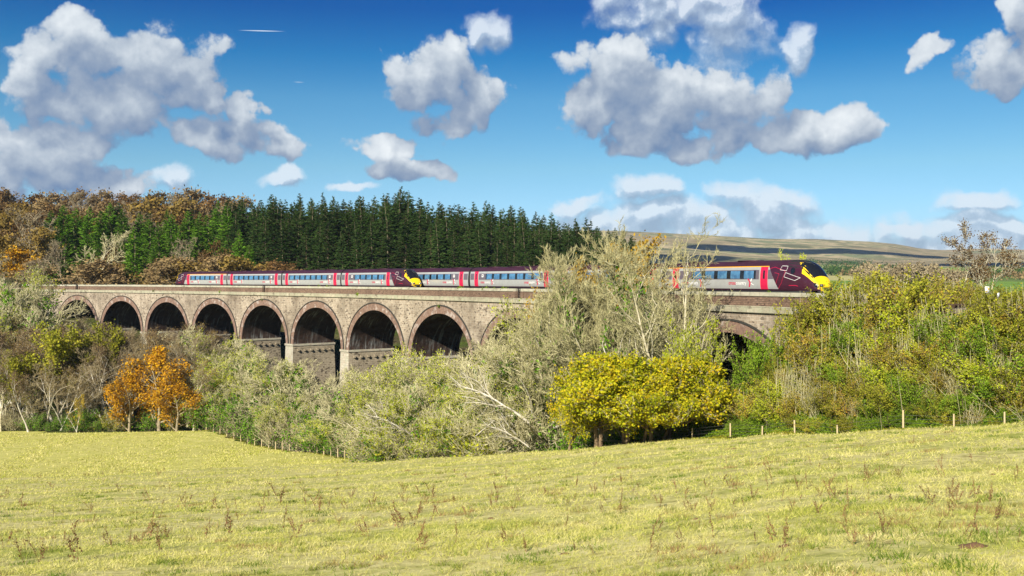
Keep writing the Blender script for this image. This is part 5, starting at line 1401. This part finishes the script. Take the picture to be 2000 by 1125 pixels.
for px, y, s_ in ((1908, 1077, .26), (1885, 1074, .12), (1535, 1070, .16), (1105, 1072, .14), (960, 1020, .13), (1915, 958, .16), (1940, 920, .14), (1360, 1010, .12)):
    u = (px - 1000) / FPX; Dc, b_ = crest(u); d = 3.0 / ((y - HY) / FPX - b_); x = u * d
    m = MB(); gg = np.random.default_rng(int(px)); a_ = np.linspace(0, 2*pi, 15)[:-1]; rr = np.array([0, .4, .75, 1.0]); V_ = [[0, 0, .16]]; F_ = []
    for j, r in enumerate(rr[1:]):
        for q in a_: V_.append([s_*r*cos(q)*gg.uniform(.8, 1.2), s_*.7*r*sin(q)*gg.uniform(.8, 1.2), .16*(1 - r**1.5)*gg.uniform(.6, 1.2) - .03*(j == 2)])
    V_ = np.array(V_); V_[:, 2] *= s_ * 2.4
    m.add(V_, [[0, 1 + j, 1 + (j+1) % 14] for j in range(14)]); m.add(V_, [[1 + k*14 + j, 15 + k*14 + j, 15 + k*14 + (j+1) % 14, 1 + k*14 + (j+1) % 14] for k in range(2) for j in range(14)])
    o = m.build('molehill', MATS['bare_earth'], None, True); o.location = (x, d, gz(x, d) - .01); lst.append((o, px))
setlab(lst, 'small brown heap of bare earth in the field, # from the left', 'molehills in the field', 'molehill')

# small weeds rooted in the masonry
FERN = bush('wall_weed', 801, .35, .25, 10, 'leaf_green', .05, 6, 'bark_brown', 0, .3, 3, .006, .05)
lst = []
for px, lat_, z_ in ((300, -.1, ZS), (512, -.12, -3.70), (602, .2, ZC), (622, .25, ZC), (640, .2, ZC), (858, -.12, -3.70), (900, .2, ZC), (947, .2, ZC), (963, .25, ZC), (985, .2, ZC), (1500, .2, ZC), (1380, -.1, ZS), (700, -.1, ZS), (430, -.1, ZS)):
    ss = np.linspace(-20, 228, 3000); x_, y_ = curve(ss, lat_); q = float(ss[np.argmin(abs(1000 + FPX*x_/y_ - px))]); o = take(FERN); o.location = on(q, lat_, z_ - .03)
    k = g.uniform(.8, 1.7); o.scale = (k, k, k); o.rotation_euler = (0, 0, g.uniform(0, 6)); lst.append((o, px))
setlab(lst, 'small green weed rooted in the viaduct masonry, # from the left', 'weeds on the viaduct', 'weed')
# clouds high over the valley, above the frame; their shadows lie on the moor
flat('cloud_white', (0.85,0.86,0.88), 1.0, 0.0, var=.03, sc=.01)
def real_cloud(px, d, lobes, hgt=900.0, seed=1):
    gg = np.random.default_rng(seed); X, Y = at(px, d); z0 = gz(X, Y); m = MB()
    th = np.linspace(0, 2*pi, 33); ph = np.linspace(-pi/2, pi/2, 13)
    for dx, dy, rx, ry in lobes:
        k = 1 + .16 * np.sin(th[None]*3 + gg.uniform(0, 6)) * np.cos(ph[:, None]) + .12 * np.sin(th[None]*7 + gg.uniform(0, 6) + ph[:, None]*4)
        k[:, -1] = k[:, 0]
        G = np.stack([dx + rx*np.cos(ph)[:, None]*np.cos(th)[None]*k, dy + ry*np.cos(ph)[:, None]*np.sin(th)[None]*k, 60*np.sin(ph)[:, None]*k], -1); m.grid(G, 0)
    o = m.build('cloud', MATS['cloud_white'], None, True); o.location = (X + sdir[0]*hgt/sdir[2], Y + sdir[1]*hgt/sdir[2], z0 + hgt)
    tag(o, kind='structure'); return o
real_cloud(1560, 3150, [(-230, 60, 90, 60), (-110, 0, 110, 70), (20, -40, 120, 60), (140, -20, 90, 80), (250, -90, 110, 50), (340, -120, 60, 40)], seed=3)
real_cloud(1300, 2500, [(-80, 0, 130, 160), (60, 30, 130, 120)], seed=4)
real_cloud(1960, 2300, [(-80, 0, 160, 120), (100, 30, 200, 140)], seed=5)
# remove prototypes nobody used
for o in list(COL.objects):
    if o.name in PROTOS and o.name not in USED:
        for c_ in KIDS.get(o.name, []): bpy.data.objects.remove(c_)
        bpy.data.objects.remove(o)
for o in COL.objects:
    for k in ('proto_h', 'proto_r'):
        if k in o: del o[k]
scene.cycles.max_bounces = 4; scene.cycles.diffuse_bounces = 2; scene.cycles.glossy_bounces = 2; scene.cycles.transmission_bounces = 2
scene.cycles.use_denoising = True

# the air of the valley: far things fade toward blue
lowest = float(VV[:, 2].min()); hi_ = max(float(VV[:, 2].max()), EZ + 15.0)
m = MB(); z0_, z1_ = lowest - 1.0, hi_ + 6.0; m.box((0, 2600, (z0_ + z1_) / 2), (9400, 6400, z1_ - z0_))
hm = bpy.data.materials.new('haze_air'); hm.use_nodes = True; hm.node_tree.nodes.clear(); t = NT(hm.node_tree)
pv = t.n('ShaderNodeVolumePrincipled'); pv.inputs['Color'].default_value = (0.62, 0.78, 1.0, 1); pv.inputs['Density'].default_value = 0.00005; pv.inputs['Anisotropy'].default_value = 0.0
o_ = t.n('ShaderNodeOutputMaterial'); t.link(pv.outputs[0], o_.inputs['Volume'])
hz = m.build('haze', hm); tag(hz, kind='stuff')
scene.cycles.volume_bounces = 0
